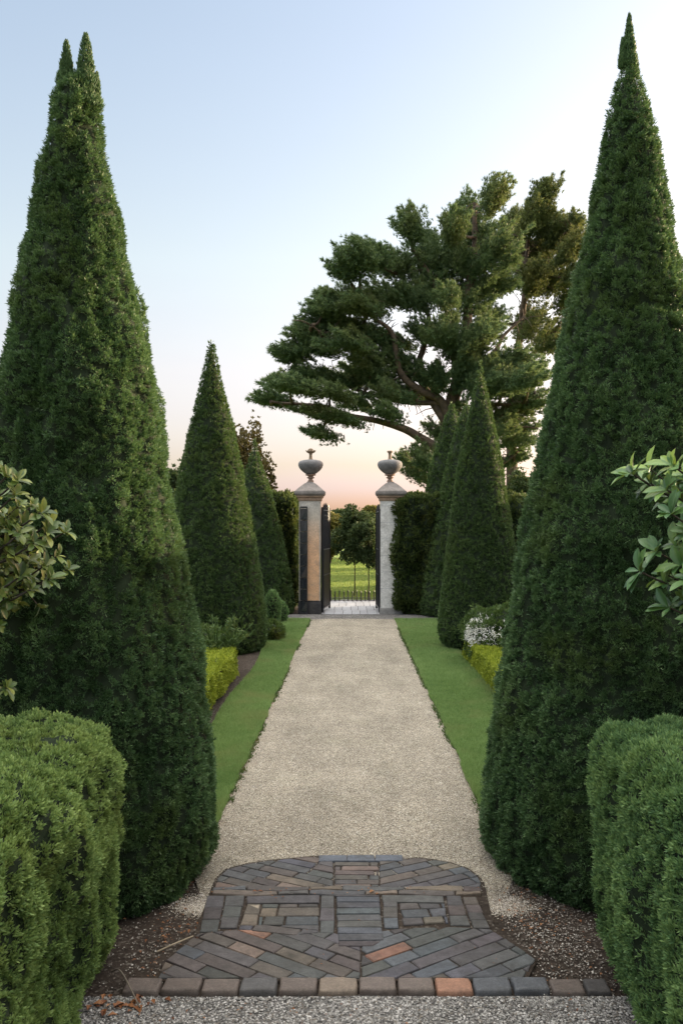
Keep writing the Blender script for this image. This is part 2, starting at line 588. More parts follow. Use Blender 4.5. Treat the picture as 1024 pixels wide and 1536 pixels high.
M['pebble'] = tinted('loose_pebbles', .8, 40, .8, 1.1, .0005, .25)
g = Geo()
n = 26000
P = np.stack([RNG.uniform(-1.35, 1.35, n), RNG.uniform(2.6, 3.125, n), np.full(n, .006)], 1)
pebbles(g, P, RNG.uniform(.0025, .0062, n), [(.12, .115, .11), (.2, .19, .18), (.3, .29, .27), (.42, .4, .38), (.16, .14, .12)])
n = 26000
Y = 1 / (1 / 4.05 + RNG.random(n) * (1 / 9 - 1 / 4.05))
P = np.stack([RNG.uniform(PL, PR, n), Y, np.full(n, .013)], 1)
pebbles(g, P, RNG.uniform(.0013, .003, n), [(.2, .17, .13), (.36, .31, .25), (.5, .45, .38), (.28, .24, .19), (.6, .56, .5)])
for sx_ in (-1, 1):
    k = 3200
    P = np.stack([sx_ * np.abs(RNG.normal(.68, .055, k)), RNG.normal(3.885, .05, k), np.full(k, .002)], 1)
    pebbles(g, P, RNG.uniform(.0018, .0042, k), [(.2, .17, .13), (.36, .31, .25), (.5, .45, .38), (.28, .24, .19), (.6, .56, .5)])
# grit spilled over the beds beside the paving
for (cx, cy, sx, sy, k) in ((.83, 3.55, .13, .25, 2600), (-.84, 3.45, .10, .2, 500), (-.3, 4.06, .16, .022, 1500), (.4, 4.06, .16, .022, 1700), (.68, 3.92, .10, .05, 700), (-.66, 3.94, .10, .05, 500)):
    P = np.stack([RNG.normal(cx, sx, k), RNG.normal(cy, sy, k), np.full(k, .004)], 1)
    P[:, 2] = np.where((np.abs(P[:, 0]) < .6) & (P[:, 1] < 4.04), .020, .004)
    P = P[(P[:, 1] > 3.12) & ((np.abs(P[:, 0]) > .64) | (P[:, 1] > 4.0))]
    pebbles(g, P, RNG.uniform(.002, .0048, len(P)), [(.10, .085, .07), (.16, .13, .11), (.26, .23, .20), (.42, .39, .35)])
tag(g.build('loose_gravel', M['pebble']), kind='stuff')

# ------------------------------------------------------------------ brick paving
def clip_poly(poly, conv):
    """Sutherland-Hodgman: poly against a convex ccw polygon"""
    out = [tuple(p) for p in poly]
    n = len(conv)
    for i in range(n):
        a, b = conv[i], conv[(i + 1) % n]
        inp, out = out, []
        if not inp: return []
        def side(p): return (b[0] - a[0]) * (p[1] - a[1]) - (b[1] - a[1]) * (p[0] - a[0])
        for j in range(len(inp)):
            p, q = inp[j], inp[(j + 1) % len(inp)]
            sp_, sq_ = side(p), side(q)
            if sp_ >= 0: out.append(p)
            if (sp_ >= 0) != (sq_ >= 0):
                t = sp_ / (sp_ - sq_)
                out.append((p[0] + (q[0] - p[0]) * t, p[1] + (q[1] - p[1]) * t))
    return out


def ccw(p):
    p = [tuple(q) for q in p]
    a = sum(p[i][0] * p[(i + 1) % len(p)][1] - p[(i + 1) % len(p)][0] * p[i][1] for i in range(len(p)))
    return p if a > 0 else p[::-1]


def area(p):
    return abs(sum(p[i][0] * p[(i + 1) % len(p)][1] - p[(i + 1) % len(p)][0] * p[i][1] for i in range(len(p)))) / 2


BR = {'grey': (.066, .063, .063), 'blue': (.064, .067, .074), 'brown': (.072, .060, .054), 'red': (.19, .10, .066), 'tan': (.115, .09, .07), 'dark': (.046, .042, .041)}


def brick_col(wts=(.42, .14, .28, .02, .06, .08)):
    k = random.choices(list(BR), weights=wts)[0]
    s = random.uniform(.85, 1.2)
    return tuple(c * s * random.uniform(.94, 1.06) for c in BR[k])


def shrink(p, d):
    """inset a convex ccw polygon by d (moves every edge inwards)"""
    q = list(p)
    n = len(p)
    res = q
    for i in range(n):
        a, b = p[i], p[(i + 1) % n]
        L = math.hypot(b[0] - a[0], b[1] - a[1])
        if L < 1e-5: continue
        nx, ny = -(b[1] - a[1]) / L, (b[0] - a[0]) / L
        a2 = (a[0] + nx * d, a[1] + ny * d); b2 = (b[0] + nx * d, b[1] + ny * d)
        out = []
        def side(pt): return (b2[0] - a2[0]) * (pt[1] - a2[1]) - (b2[1] - a2[1]) * (pt[0] - a2[0])
        for j in range(len(res)):
            u_, v_ = res[j], res[(j + 1) % len(res)]
            s0, s1 = side(u_), side(v_)
            if s0 >= 0: out.append(u_)
            if (s0 >= 0) != (s1 >= 0):
                t = s0 / (s0 - s1)
                out.append((u_[0] + (v_[0] - u_[0]) * t, u_[1] + (v_[1] - u_[1]) * t))
        res = out
        if len(res) < 3: return []
    return res


def wobble(p, amt=.004):
    return [(x + random.uniform(-amt, amt), y + random.uniform(-amt, amt)) for x, y in p]


pave = Geo()
ZP = .018


PROUD = 0.0
def lay(poly, col=None, gap=.003, zj=.0009):
    poly = ccw(poly)
    if len(poly) < 3 or area(poly) < .0007: return
    q = shrink(poly, gap)
    if len(q) < 3 or area(q) < .0004: return
    q = wobble(q, .0028)
    prism(pave, q, -.03, ZP + PROUD + random.uniform(-zj, zj), .0035, 0, col or brick_col(), tilt=(random.uniform(-.012, .012), random.uniform(-.012, .012)))


def field(region, ang, w=.068, lens=(.15, .21, .1), org=(0, 0), stagger=True, wts=None):
    """running courses at an angle, cut to a convex region"""
    region = ccw(region)
    ca, sa = math.cos(ang), math.sin(ang)
    R = lambda u, v: (org[0] + u * ca - v * sa, org[1] + u * sa + v * ca)
    us = [(p[0] - org[0]) * ca + (p[1] - org[1]) * sa for p in region]
    vs = [-(p[0] - org[0]) * sa + (p[1] - org[1]) * ca for p in region]
    v = math.floor(min(vs) / w) * w
    while v < max(vs):
        u = min(us) - random.uniform(0, .2)
        while u < max(us):
            L = random.choice(lens) * random.uniform(.93, 1.07)
            c = clip_poly([R(u, v), R(u + L, v), R(u + L, v + w), R(u, v + w)], region)
            if c: lay(c, brick_col(wts) if wts else None)
            u += L
        v += w


def G(*pts):
    return [tuple(gnd(x, y, .018)) for x, y in pts]


# central slab of cross courses
sl = G((503, 1343), (569, 1343), (575, 1410), (560, 1420), (506, 1420))
PROUD = .0035
field(sl, 0.0, .060, (.9,), org=(0, gnd(540, 1343)[1]), wts=(.4, .5, .02, 0, .0, .08))
# courses above the band
field(G((501, 1294), (568, 1294), (569, 1331), (501, 1331)), 0.0, .055, (.3, .2), wts=(.3, .1, .5, .03, .05, .02))
# bluish lintel stone at the head of the paving
for a, b_ in ((478, 520), (520, 562), (562, 604)):
    lay(G((a, 1283), (b_, 1283), (b_, 1292), (a, 1292)), (.085, .095, .115), gap=.002)
PROUD = 0.0
# upper fans
field(G((500, 1288), (501, 1331), (322, 1331), (326, 1316), (340, 1304), (368, 1296), (400, 1291), (435, 1287), (470, 1285)), math.radians(-28), .068, (.2, .28, .14), wts=(.34, .16, .34, .03, .08, .05))
field(G((568, 1288), (604, 1285), (640, 1288), (672, 1293), (698, 1301), (714, 1312), (722, 1323), (721, 1331), (569, 1331)), math.radians(28), .068, (.2, .28, .14), wts=(.34, .16, .34, .03, .08, .05))
# long wavy band
def band(x0, x1, y0, y1, rows, wl, wr):
    n = 9
    for r in range(rows):
        x = x0
        while x < x1 - 4:
            L = random.uniform(46, 105)
            xe = min(x1, x + L)
            if x1 - xe < 25: xe = x1
            def edge(xx, rr):
                t = rr / rows
                return y0 + (y1 - y0) * t + 1.6 * math.sin(xx * .045 + rr * 1.7)
            top = [(x + (xe - x) * k / 4, edge(x + (xe - x) * k / 4, r)) for k in range(5)]
            bot = [(x + (xe - x) * k / 4, edge(x + (xe - x) * k / 4, r + 1)) for k in range(4, -1, -1)]
            P = [tuple(gnd(a_, b_, .018)) for a_, b_ in top + bot]
            c_ = np.mean(P, axis=0)
            P = [tuple(c_ + (np.array(p) - c_) * (1 - .003 / max(.01, np.linalg.norm(np.array(p) - c_)))) for p in P]
            prism(pave, P, -.03, ZP + .0045 + random.uniform(0, .003), .004, 0, brick_col((.25, .2, .3, .02, .2, .03)))
            x = xe
band(318, 722, 1331, 1343, 2, 0, 0)
PROUD = .002
# left panel: nested courses
col_rows = lambda x0, x1, x2, x3, y0, y1, n, w=None: [lay(G((x0 + (x3 - x0) * k / n, y0 + (y1 - y0) * k / n), (x1 + (x2 - x1) * k / n, y0 + (y1 - y0) * k / n), (x1 + (x2 - x1) * (k + 1) / n, y0 + (y1 - y0) * (k + 1) / n), (x0 + (x3 - x0) * (k + 1) / n, y0 + (y1 - y0) * (k + 1) / n)), w and brick_col(w)) for k in range(n)]
D0 = (.4, .2, .2, .0, .05, .15)
col_rows(310, 338, 328, 298, 1343, 1397, 3, D0)
col_rows(338, 368, 357, 328, 1343, 1392, 3, (.3, .1, .2, 0, .05, .35))
col_rows(480, 502, 502, 478, 1343, 1400, 3, D0)
col_rows(370, 392, 386, 360, 1355, 1388, 2, (.1, .1, .1, 0, .6, .0))
lay(G((372, 1357), (391, 1357), (388, 1369), (368, 1369)), (.30, .25, .19))
lay(G((368, 1343), (480, 1343), (479, 1355), (369, 1355)))
field(G((393, 1356), (480, 1356), (478, 1388), (386, 1388)), 0, .085, (.09, .13, .18), wts=D0)
field(G((360, 1388), (479, 1388), (478, 1400), (440, 1404), (357, 1394)), math.radians(-12), .07, (.16, .22), wts=D0)
# right panel
col_rows(573, 597, 598, 575, 1345, 1392, 3, D0)
col_rows(668, 690, 706, 674, 1343, 1388, 3, D0)
col_rows(692, 714, 735, 708, 1345, 1392, 4, D0)
lay(G((572, 1343), (666, 1343), (667, 1354), (573, 1354)))
field(G((599, 1355), (667, 1355), (672, 1384), (600, 1388)), math.radians(6), .08, (.09, .13), wts=D0)
PROUD = 0.0
# lower chevrons
Lc = G((541, 1400), (541, 1467), (236, 1467), (248, 1440), (297, 1399), (357, 1394))
field(Lc, math.radians(-34), .070, (.12, .2, .28, .16))
Rc = G((541, 1400), (541, 1467), (784, 1467), (803, 1438), (766, 1412), (736, 1393), (674, 1390), (600, 1392))
field(Rc, math.radians(34), .070, (.14, .2, .32, .24), wts=(.4, .34, .14, .02, .04, .06))
for q in (((453, 1436), (497, 1420), (519, 1425), (474, 1443)), ((476, 1450), (505, 1438), (528, 1444), (497, 1458))):
    pass
o = pave.build('brick_paving', M['brick'])
tag(o, kind='structure')
# bed of the paving
g = Geo()
bed = G((240, 1468), (244, 1440), (290, 1403), (314, 1338), (322, 1316), (338, 1301), (368, 1293), (400, 1288), (478, 1281), (604, 1281), (640, 1285), (675, 1291), (702, 1300), (718, 1311), (726, 1322), (740, 1385), (806, 1436), (790, 1468))
prism(g, bed, -.02, .0115, .001)
tag(g.build('paving_bed', M['soil']), kind='structure')

# kerb of larger blocks along the front: a thing with its bricks
ex = [182.5, 239, 299, 357, 415.6, 476.5, 537.4, 596, 654, 711, 770, 828, 880, 919]
ekind = ['brown', 'brown', 'brown', 'grey', 'brown', 'tan', 'brown', 'brown', 'red', 'blue', 'blue', 'brown', 'dark']
Y0 = 3.135; Y1 = 3.225
edg = thing('brick_edging', 'row of worn brown and blue grey bricks edging the front of the paving', 'edging', (0, (Y0 + Y1) / 2, 0))
for i in range(len(ex) - 1):
    a = (ex[i] - CX) * Y0 / F; b_ = (ex[i + 1] - CX) * Y0 / F
    g = Geo()
    dy = .006 * math.sin(i * 2.1) + (-.01 if i == 0 else 0)
    zt = .026 + random.uniform(-.003, .003) - (.006 if i in (11, 12) else 0)
    y0 = Y0 + dy
    y1 = Y1 + dy * .6
    base = np.array(BR[ekind[i]]) * random.uniform(1.1, 1.5) + (.02 if ekind[i]=='brown' else 0) * np.array([1, .6, .4])
    nx, ny = 8, 6
    # softly worn block
    P = []
    for zi, (zz, ins) in enumerate(((-.03, 0), (zt - .016, 0), (zt - .006, .0015), (zt - .0015, .0045), (zt, .010))):
        ring = []
        x0, x1_, yy0, yy1 = a + .004 + ins, b_ - .004 - ins, y0 + ins, y1 - ins
        for t in np.linspace(0, 1, nx, endpoint=False): ring.append((x0 + (x1_ - x0) * t, yy0))
        for t in np.linspace(0, 1, ny, endpoint=False): ring.append((x1_, yy0 + (yy1 - yy0) * t))
        for t in np.linspace(0, 1, nx, endpoint=False): ring.append((x1_ - (x1_ - x0) * t, yy1))
        for t in np.linspace(0, 1, ny, endpoint=False): ring.append((x0, yy1 - (yy1 - yy0) * t))
        ring = np.array(ring)
        # rounded corners
        cc = np.array([(x0 + x1_) / 2, (yy0 + yy1) / 2]); hw = np.array([(x1_ - x0) / 2, (yy1 - yy0) / 2])
        d = (ring - cc) / hw
        k = np.clip(np.abs(d).min(1) - .72, 0, 1) * .07
        ring = cc + (ring - cc) * (1 - k[:, None])
        P.append(np.column_stack([ring, np.full(len(ring), zz)]))
    V = np.concatenate(P)
    V += (np.stack([vnoise(V, 22, 50 + i), vnoise(V, 22, 70 + i), vnoise(V, 22, 90 + i)], 1) - .5) * np.array([.006, .009, .006])
    m_ = len(P[0])
    f = [[r * m_ + j, r * m_ + (j + 1) % m_, (r + 1) * m_ + (j + 1) % m_, (r + 1) * m_ + j] for r in range(4) for j in range(m_)]
    g.add(V, f, 0, base, True)
    g.add(np.vstack([V[-m_:], V[-m_:].mean(0)]), [[j, (j + 1) % m_, m_] for j in range(m_)], 0, base, True)
    o = g.build('edging_brick', M['brick'], edg, loc=((a + b_) / 2, (y0 + y1) / 2, 0))
    if ekind[i] == 'red': o['label'] = 'orange red brick in the row'

# leaf litter and a twig
g = Geo()
def litter(cx, cy, sx, sy, n, z=.004, size=.03):
    P = np.stack([RNG.normal(cx, sx, n), RNG.normal(cy, sy, n), np.full(n, z) + RNG.random(n) * .008], 1)
    D_ = unit(np.stack([RNG.normal(size=n), RNG.normal(size=n), RNG.uniform(-.1, .45, n)], 1))
    col = np.stack([RNG.random(n), RNG.random(n), np.zeros(n)], 1)
    # curled leaf: two lozenges
    L = size * RNG.uniform(.5, 1.2, n); W = L * RNG.uniform(.4, .7, n)
    S = unit(np.cross(D_, np.tile([0, 0, 1.0], (n, 1))))
    up = np.array([0, 0, 1.0])
    mid = P + D_ * L[:, None] * .5
    tip = P + D_ * L[:, None] - up * L[:, None] * .15
    v = np.stack([P, mid + S * W[:, None] * .5 + up * W[:, None] * .3, tip, mid - S * W[:, None] * .5 + up * W[:, None] * .25, mid], 1).reshape(-1, 3)
    c = np.repeat(col, 5, 0)
    f = (np.array([[0, 1, 4], [1, 2, 4], [2, 3, 4], [3, 0, 4]])[None] + np.arange(n)[:, None, None] * 5).reshape(-1, 3)
    g.add(v, f, 0, c)
litter(-.80, 3.06, .07, .03, 26, size=.042)
litter(-.70, 3.62, .12, .12, 70, size=.02)
litter(.80, 3.75, .10, .10, 80, size=.016)
litter(.85, 3.4, .12, .2, 60, size=.012)
litter(0, 4.0, .45, .03, 46, z=.02, size=.014)
litter(-.40, 3.98, .02, .01, 4, z=.02, size=.035)
litter(.12, 3.98, .02, .01, 3, z=.022, size=.03)
litter(.77, 8, .016, 3.5, 900, z=.012, size=.010)
litter(-.76, 8, .016, 3.5, 1100, z=.012, size=.010)
litter(.75, 6, .06, 1.6, 40, size=.014)
litter(-.75, 8, .04, 2.5, 40, size=.014)
litter(0, 3.4, .5, .25, 16, z=.024, size=.012)
litter(-.3, 3.0, .7, .03, 30, size=.014)
tag(g.build('fallen_leaves', M['dead']), kind='stuff')

g = Geo()
a = gnd(236, 1432); b_ = gnd(290, 1413)
tube(g, curve([(a[0], a[1], .012), ((a[0] + b_[0]) / 2, (a[1] + b_[1]) / 2, .02), (b_[0], b_[1], .024)], 5), [.0035] * 11, 5, 0)
tag(g.build('twig', simple('pale_twig', (.2, .16, .11), (.34, .28, .2), 20, .8)), 'thin pale twig on the bare soil left of the paving', 'twig')
g = Geo()
a = gnd(182, 1480); b_ = gnd(210, 1520)
tube(g, curve([(a[0] - .05, a[1] + .05, .03), (a[0], a[1], .055), (b_[0], b_[1], .02)], 5), [.0032] * 11, 5, 0)
tag(g.build('twig', simple('grey_twig', (.09, .075, .06), (.17, .14, .11), 20, .8)), 'short grey stick leaning over the kerb end beside the left hedge', 'twig')

# ------------------------------------------------------------------ topiary
def topiary(label, px, Y, prof, mat, spacing, L, W, k, amp=(.03, .03), tips=(), group='clipped yew cones beside the path', seed=0, trunk=True, spread=.95, tall=2.2, puff=.012, crev=0.0, inset=0.0):
    """prof: (photo y, half width px) from the top down"""
    ppm = F / Y
    X = (px - CX) / ppm
    zr = sorted([(CAM_H + (CY - y) / ppm, hw / ppm) for y, hw in prof])
    Z = np.array([a for a, _ in zr]); R = np.array([max(b * .25, b - inset / ppm) for _, b in zr])
    root = thing('topiary_cone', label, 'topiary', (X, Y, 0), group)
    zs = np.linspace(Z[0], Z[-1], 600)
    rs = np.interp(zs, Z, R)
    # soften the polyline
    kk = np.ones(25) / 25
    rs2 = np.convolve(np.pad(rs, 12, mode='edge'), kk, mode='valid'); rs2[-30:] = rs[-30:]
    slope = np.gradient(rs2, zs)
    cum = np.cumsum(rs2 * np.sqrt(1 + slope ** 2)); area_ = cum[-1] * (zs[1] - zs[0]) * 2 * math.pi
    cum = cum / cum[-1]
    n = int(area_ / spacing ** 2)
    z = np.interp(RNG.random(n), cum, zs)
    th = RNG.random(n) * 2 * math.pi
    r = np.interp(z, zs, rs2); sl_ = np.interp(z, zs, slope)
    def disp(P, r):
        q = P * np.array([1, 1, 1 / tall])
        d = (vnoise(q, 1 / .075, seed) - .55) * amp[0] + (vnoise(q, 1 / .24, seed + 5) - .5) * amp[1] + (vnoise(q, 1 / .035, seed + 9) - .5) * amp[0] * .5
        if crev:
            q2 = P * np.array([1, 1, .22])
            c1 = np.abs(vnoise(q2, 1 / .13, seed + 21) - .5)
            d = d - crev * np.clip(1 - c1 / .085, 0, 1) * (vnoise(P, 3.5, seed + 22) > .35)
        return d * np.clip(r / .25, .25, 1)
    rad = np.stack([np.cos(th), np.sin(th), np.zeros(n)], 1)
    P0 = np.array([X, Y, 0]) + rad * r[:, None] + np.array([0, 0, 1.0]) * z[:, None]
    d = disp(P0, r)
    P = P0 + rad * (d - L * .55 - RNG.random(n) * L * .5)[:, None]
    nrm = unit(rad - np.array([0, 0, 1.0]) * sl_[:, None])
    D_ = unit(nrm + np.array([0, 0, 1.0]) * RNG.uniform(.15, .9, n)[:, None] + rdir(n) * .3)
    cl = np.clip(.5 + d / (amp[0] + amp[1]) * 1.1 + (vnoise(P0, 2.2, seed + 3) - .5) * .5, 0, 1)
    g = Geo()
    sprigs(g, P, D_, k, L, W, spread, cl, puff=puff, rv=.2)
    # wispy shoots that break the outline
    m_ = n // 14
    idx = RNG.integers(0, n, m_)
    sprigs(g, P[idx] + nrm[idx] * puff, unit(nrm[idx] + np.array([0, 0, .9])), 5, L * 1.3, W, .35, np.full(m_, .8))
    for (tx, ty0, ty1, hw) in tips:      # leaders: photo x, top y, bottom y, half width at the bottom
        m_ = int(2100 * max(.4, (ty1 - ty0) / 70))
        t = RNG.random(m_) ** .8
        yy = ty0 + (ty1 - ty0) * t; th = RNG.random(m_) * 6.283
        rr = hw / ppm * (t ** .7 * .95 + .04) * (.75 + .5 * vnoise(np.stack([yy, th, yy * 0], 1), .11, seed + 60)) * np.sqrt(RNG.random(m_))
        th = RNG.random(m_) * 6.283
        C_ = np.array([((tx - CX) / ppm), Y, 0]) + np.stack([rr * np.cos(th), rr * np.sin(th), CAM_H + (CY - yy) / ppm], 1)
        up_ = unit(np.stack([np.cos(th) * .3, np.sin(th) * .3, np.ones(m_)], 1))
        rr2 = RNG.random(m_)
        for _ in range(6):
            col = np.stack([rr2, RNG.random(m_) * .6 + .2, np.zeros(m_)], 1)
            sp_ = .12 + .35 * t
            blades(g, C_, unit(up_ + rdir(m_) * sp_[:, None]), L * (.75 + .6 * t) * RNG.uniform(.5, 1.5, m_), np.full(m_, W * .7), col)
    # twiggy inside
    seg, nz = 72, 110
    zz = np.linspace(Z[0], Z[-1] - .05, nz)
    Tz, Tt = np.meshgrid(zz, np.linspace(0, 2 * math.pi, seg, endpoint=False), indexing='ij')
    rr = np.interp(Tz.ravel(), zs, rs2)
    rad = np.stack([np.cos(Tt.ravel()), np.sin(Tt.ravel()), np.zeros(seg * nz)], 1)
    Pc = np.array([X, Y, 0]) + rad * rr[:, None] + np.array([0, 0, 1.0]) * Tz.ravel()[:, None]
    dd = disp(Pc, rr)
    Pc = Pc + rad * (np.maximum(-rr * .75, dd - L * 1.25))[:, None]
    f = [[i * seg + j, i * seg + (j + 1) % seg, (i + 1) * seg + (j + 1) % seg, (i + 1) * seg + j] for i in range(nz - 1) for j in range(seg)]
    g.add(Pc, f, 1, smooth=True)
    g.add(Pc[:seg], [list(range(seg))[::-1]], 1)
    g.add(Pc[-seg:], [list(range(seg))], 1)
    g.build('crown', [mat, M['twig']], root, loc=(X, Y, 0))
    if trunk:
        t = Geo()
        tube(t, [(X, Y, -.03), (X + .01, Y, .12), (X, Y, Z[0] + .3)], [.10, .075, .06], 9)
        t.build('trunk', M['bark'], root, loc=(X, Y, 0))
    return root


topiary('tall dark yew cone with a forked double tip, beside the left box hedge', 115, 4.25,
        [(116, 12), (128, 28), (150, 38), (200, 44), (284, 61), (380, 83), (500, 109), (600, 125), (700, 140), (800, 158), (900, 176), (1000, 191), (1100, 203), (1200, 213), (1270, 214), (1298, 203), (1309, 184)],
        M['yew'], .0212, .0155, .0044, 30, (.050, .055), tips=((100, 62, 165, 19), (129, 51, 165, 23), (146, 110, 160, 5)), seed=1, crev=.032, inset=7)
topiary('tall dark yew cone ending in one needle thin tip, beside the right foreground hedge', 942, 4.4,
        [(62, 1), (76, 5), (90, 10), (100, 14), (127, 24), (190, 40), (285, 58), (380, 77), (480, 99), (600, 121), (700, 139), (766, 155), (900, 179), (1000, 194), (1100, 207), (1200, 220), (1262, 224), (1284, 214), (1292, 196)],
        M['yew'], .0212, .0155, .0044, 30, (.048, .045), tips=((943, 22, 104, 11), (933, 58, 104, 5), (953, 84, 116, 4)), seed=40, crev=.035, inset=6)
topiary('clipped yew cone with a yellowish right flank, behind the small golden hedge on the left', 317, 12.0,
        [(508, 1.5), (525, 9), (560, 16), (600, 25), (665, 40), (730, 53), (795, 66), (860, 77), (925, 85), (958, 86), (972, 80), (975, 72)],
        M['yew_far'], .034, .026, .010, 15, (.028, .045), seed=60, puff=.018, inset=4)
topiary('slim clipped yew cone left of the sun tinted gate pillar', 382, 17.0,
        [(657, 1), (675, 8), (698, 14), (730, 26), (795, 43), (860, 56), (900, 62), (915, 62), (920, 56)],
        M['yew_far'], .05, .036, .014, 14, (.03, .04), seed=80, puff=.022, inset=4)
topiary('broad clipped yew cone with a gold lit right edge, behind the white flowering shrub', 720, 12.1,
        [(541, 2), (560, 7), (605, 17), (656, 28), (700, 37), (747, 43), (778, 48), (856, 58), (908, 64), (950, 67), (966, 60), (972, 50)],
        M['yew_far'], .032, .024, .010, 14, (.016, .02), seed=100, puff=.015, inset=4)
topiary('narrow yew cone squeezed between the broad one and the darkest one on the right', 699, 16.6,
        [(606, 1), (625, 9), (660, 20), (700, 30), (760, 42), (830, 56), (890, 68), (915, 70), (921, 64)],
        M['yew_far'], .05, .034, .014, 14, (.018, .02), seed=120, puff=.02)
topiary('darkest yew cone next to the ragged hedge on the right', 677, 18.2,
        [(604, 1), (625, 9), (660, 20), (700, 31), (760, 44), (830, 56), (880, 66), (904, 68), (910, 62)],
        M['yew_far'], .05, .034, .014, 14, (.018, .02), seed=140, puff=.02)

# ------------------------------------------------------------------ hedges
def hedge(name, label, x0, x1, y0, y1, z1, rnd, mat, spacing, L, W, k, amp, group=None, seed=0, z0=.03, cat='hedge', up=.9, spread=.7, tall=1.6, shoots=0.03, cell=.07, fine=.5, sparse=0.0, puff=0.0):
    c = np.array([(x0 + x1) / 2, (y0 + y1) / 2, (z0 + z1) / 2]); h = np.array([x1 - x0, y1 - y0, z1 - z0]) / 2
    ar = np.array([h[1] * h[2], h[0] * h[2], h[0] * h[1]]) * 8
    n = int(ar.sum() / spacing ** 2)
    def surf(n, face=None, uv=None):
        ax = RNG.choice(3, n, p=ar / ar.sum()); sg = RNG.choice([-1.0, 1.0], n)
        q = RNG.uniform(-1, 1, (n, 3)) * h
        q[np.arange(n), ax] = sg * h[ax]
        return q
    q = surf(n)
    def rounding(q):
        inner = h - rnd
        c_ = np.clip(q, -inner, inner)
        d = unit(q - c_)
        return c_ + d * rnd, d
    p, nrm = rounding(q)
    P0 = p + c
    def disp(P):
        s = P * np.array([1, 1, 1 / tall])
        return (vnoise(s, 1 / cell, seed) - .55) * amp[0] + (vnoise(s, 1 / .26, seed + 4) - .5) * amp[1] + (vnoise(s, 2.2 / cell, seed + 7) - .5) * amp[0] * fine
    d = disp(P0)
    if sparse:
        kp = RNG.random(n) > sparse * (vnoise(P0, 5, seed + 6) > .5)
        P0, nrm, d = P0[kp], nrm[kp], d[kp]; n = len(P0)
    P = P0 + nrm * (d - L * .5 - RNG.random(n) * L * .5)[:, None]
    D_ = unit(nrm + np.array([0, 0, 1.0]) * RNG.uniform(.1, up * 1.6, n)[:, None] + rdir(n) * .3)
    ok = P[:, 2] > .0
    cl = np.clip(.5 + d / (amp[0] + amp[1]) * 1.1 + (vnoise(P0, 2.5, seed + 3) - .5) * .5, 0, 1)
    g = Geo()
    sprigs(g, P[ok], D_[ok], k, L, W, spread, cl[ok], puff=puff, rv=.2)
    m_ = int(n * shoots)
    if m_:
        i = RNG.integers(0, n, m_)
        sprigs(g, P[i] + nrm[i] * L * .4, unit(nrm[i] + np.array([0, 0, 1.1])), 5, L * 1.3, W, .35, np.full(m_, .9))
    # core
    res = 46
    for ax in range(3):
        for sg in (-1, 1):
            u, v = [a for a in range(3) if a != ax]
            A, B = np.meshgrid(np.linspace(-1, 1, res), np.linspace(-1, 1, res), indexing='ij')
            q = np.zeros((res * res, 3)); q[:, u] = A.ravel() * h[u]; q[:, v] = B.ravel() * h[v]; q[:, ax] = sg * h[ax]
            p, nn = rounding(q)
            Pc = p + c
            Pc = Pc + nn * (disp(Pc) - L * 1.2)[:, None]
            f = [[i * res + j, i * res + j + 1, (i + 1) * res + j + 1, (i + 1) * res + j] for i in range(res - 1) for j in range(res - 1)]
            g.add(Pc, f, 1, smooth=True)
    loc = (c[0], c[1], 0)
    o = g.build(name, [mat, M['twig']], None, loc=loc)
    return tag(o, label, cat, group)


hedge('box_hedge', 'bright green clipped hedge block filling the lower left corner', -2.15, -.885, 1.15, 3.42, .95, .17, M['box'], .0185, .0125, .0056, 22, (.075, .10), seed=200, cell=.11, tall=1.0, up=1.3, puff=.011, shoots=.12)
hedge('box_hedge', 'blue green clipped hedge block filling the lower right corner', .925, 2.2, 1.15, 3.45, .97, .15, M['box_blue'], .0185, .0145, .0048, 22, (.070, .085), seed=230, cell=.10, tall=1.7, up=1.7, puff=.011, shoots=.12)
hedge('low_hedge', 'small yellow green box hedge at the foot of the tall yew on the left', -1.72, -1.29, 6.2, 9.75, .335, .05, M['lime'], .028, .020, .010, 14, (.03, .03), group='low golden hedges bordering the lawn strips', seed=250, tall=1, puff=.016, shoots=.1)
hedge('low_hedge', 'yellow green box hedge running in front of the white flowers', 1.44, 1.80, 6.6, 11.2, .31, .05, M['lime'], .028, .022, .010, 14, (.05, .04), group='low golden hedges bordering the lawn strips', seed=260, tall=1, puff=.018, shoots=.15)
hedge('boundary_hedge', 'ragged dark leafy hedge against the right gate pillar', .80, 3.6, 16.50, 18.0, 2.30, .25, M['hedge_far'], .034, .055, .026, 5, (.14, .12), seed=270, cell=.16, sparse=.35, shoots=.05)
hedge('boundary_hedge', 'dark leafy hedge between the slim yew cone and the left pillar', -6.5, -1.12, 17.3, 18.4, 2.35, .3, M['hedge_far'], .040, .06, .030, 5, (.2, .2), seed=280, cell=.2, sparse=.3, shoots=.05)
hedge('boundary_hedge', 'long tall hedge added out of view on the right to block the low sun', 4.6, 5.6, 2.5, 18.9, 2.35, .2, M['hedge_far'], .07, .06, .035, 5, (.06, .08), seed=295, cell=.15)  # unseen blocker, added to keep the low sun off the path
hedge('boundary_hedge', 'pale topped clipped hedge seen between the two nearer cones on the right', 3.3, 8.5, 19.0, 20.2, 2.35, .2, M['hedge_far'], .045, .06, .028, 4, (.06, .08), seed=290, cell=.15)

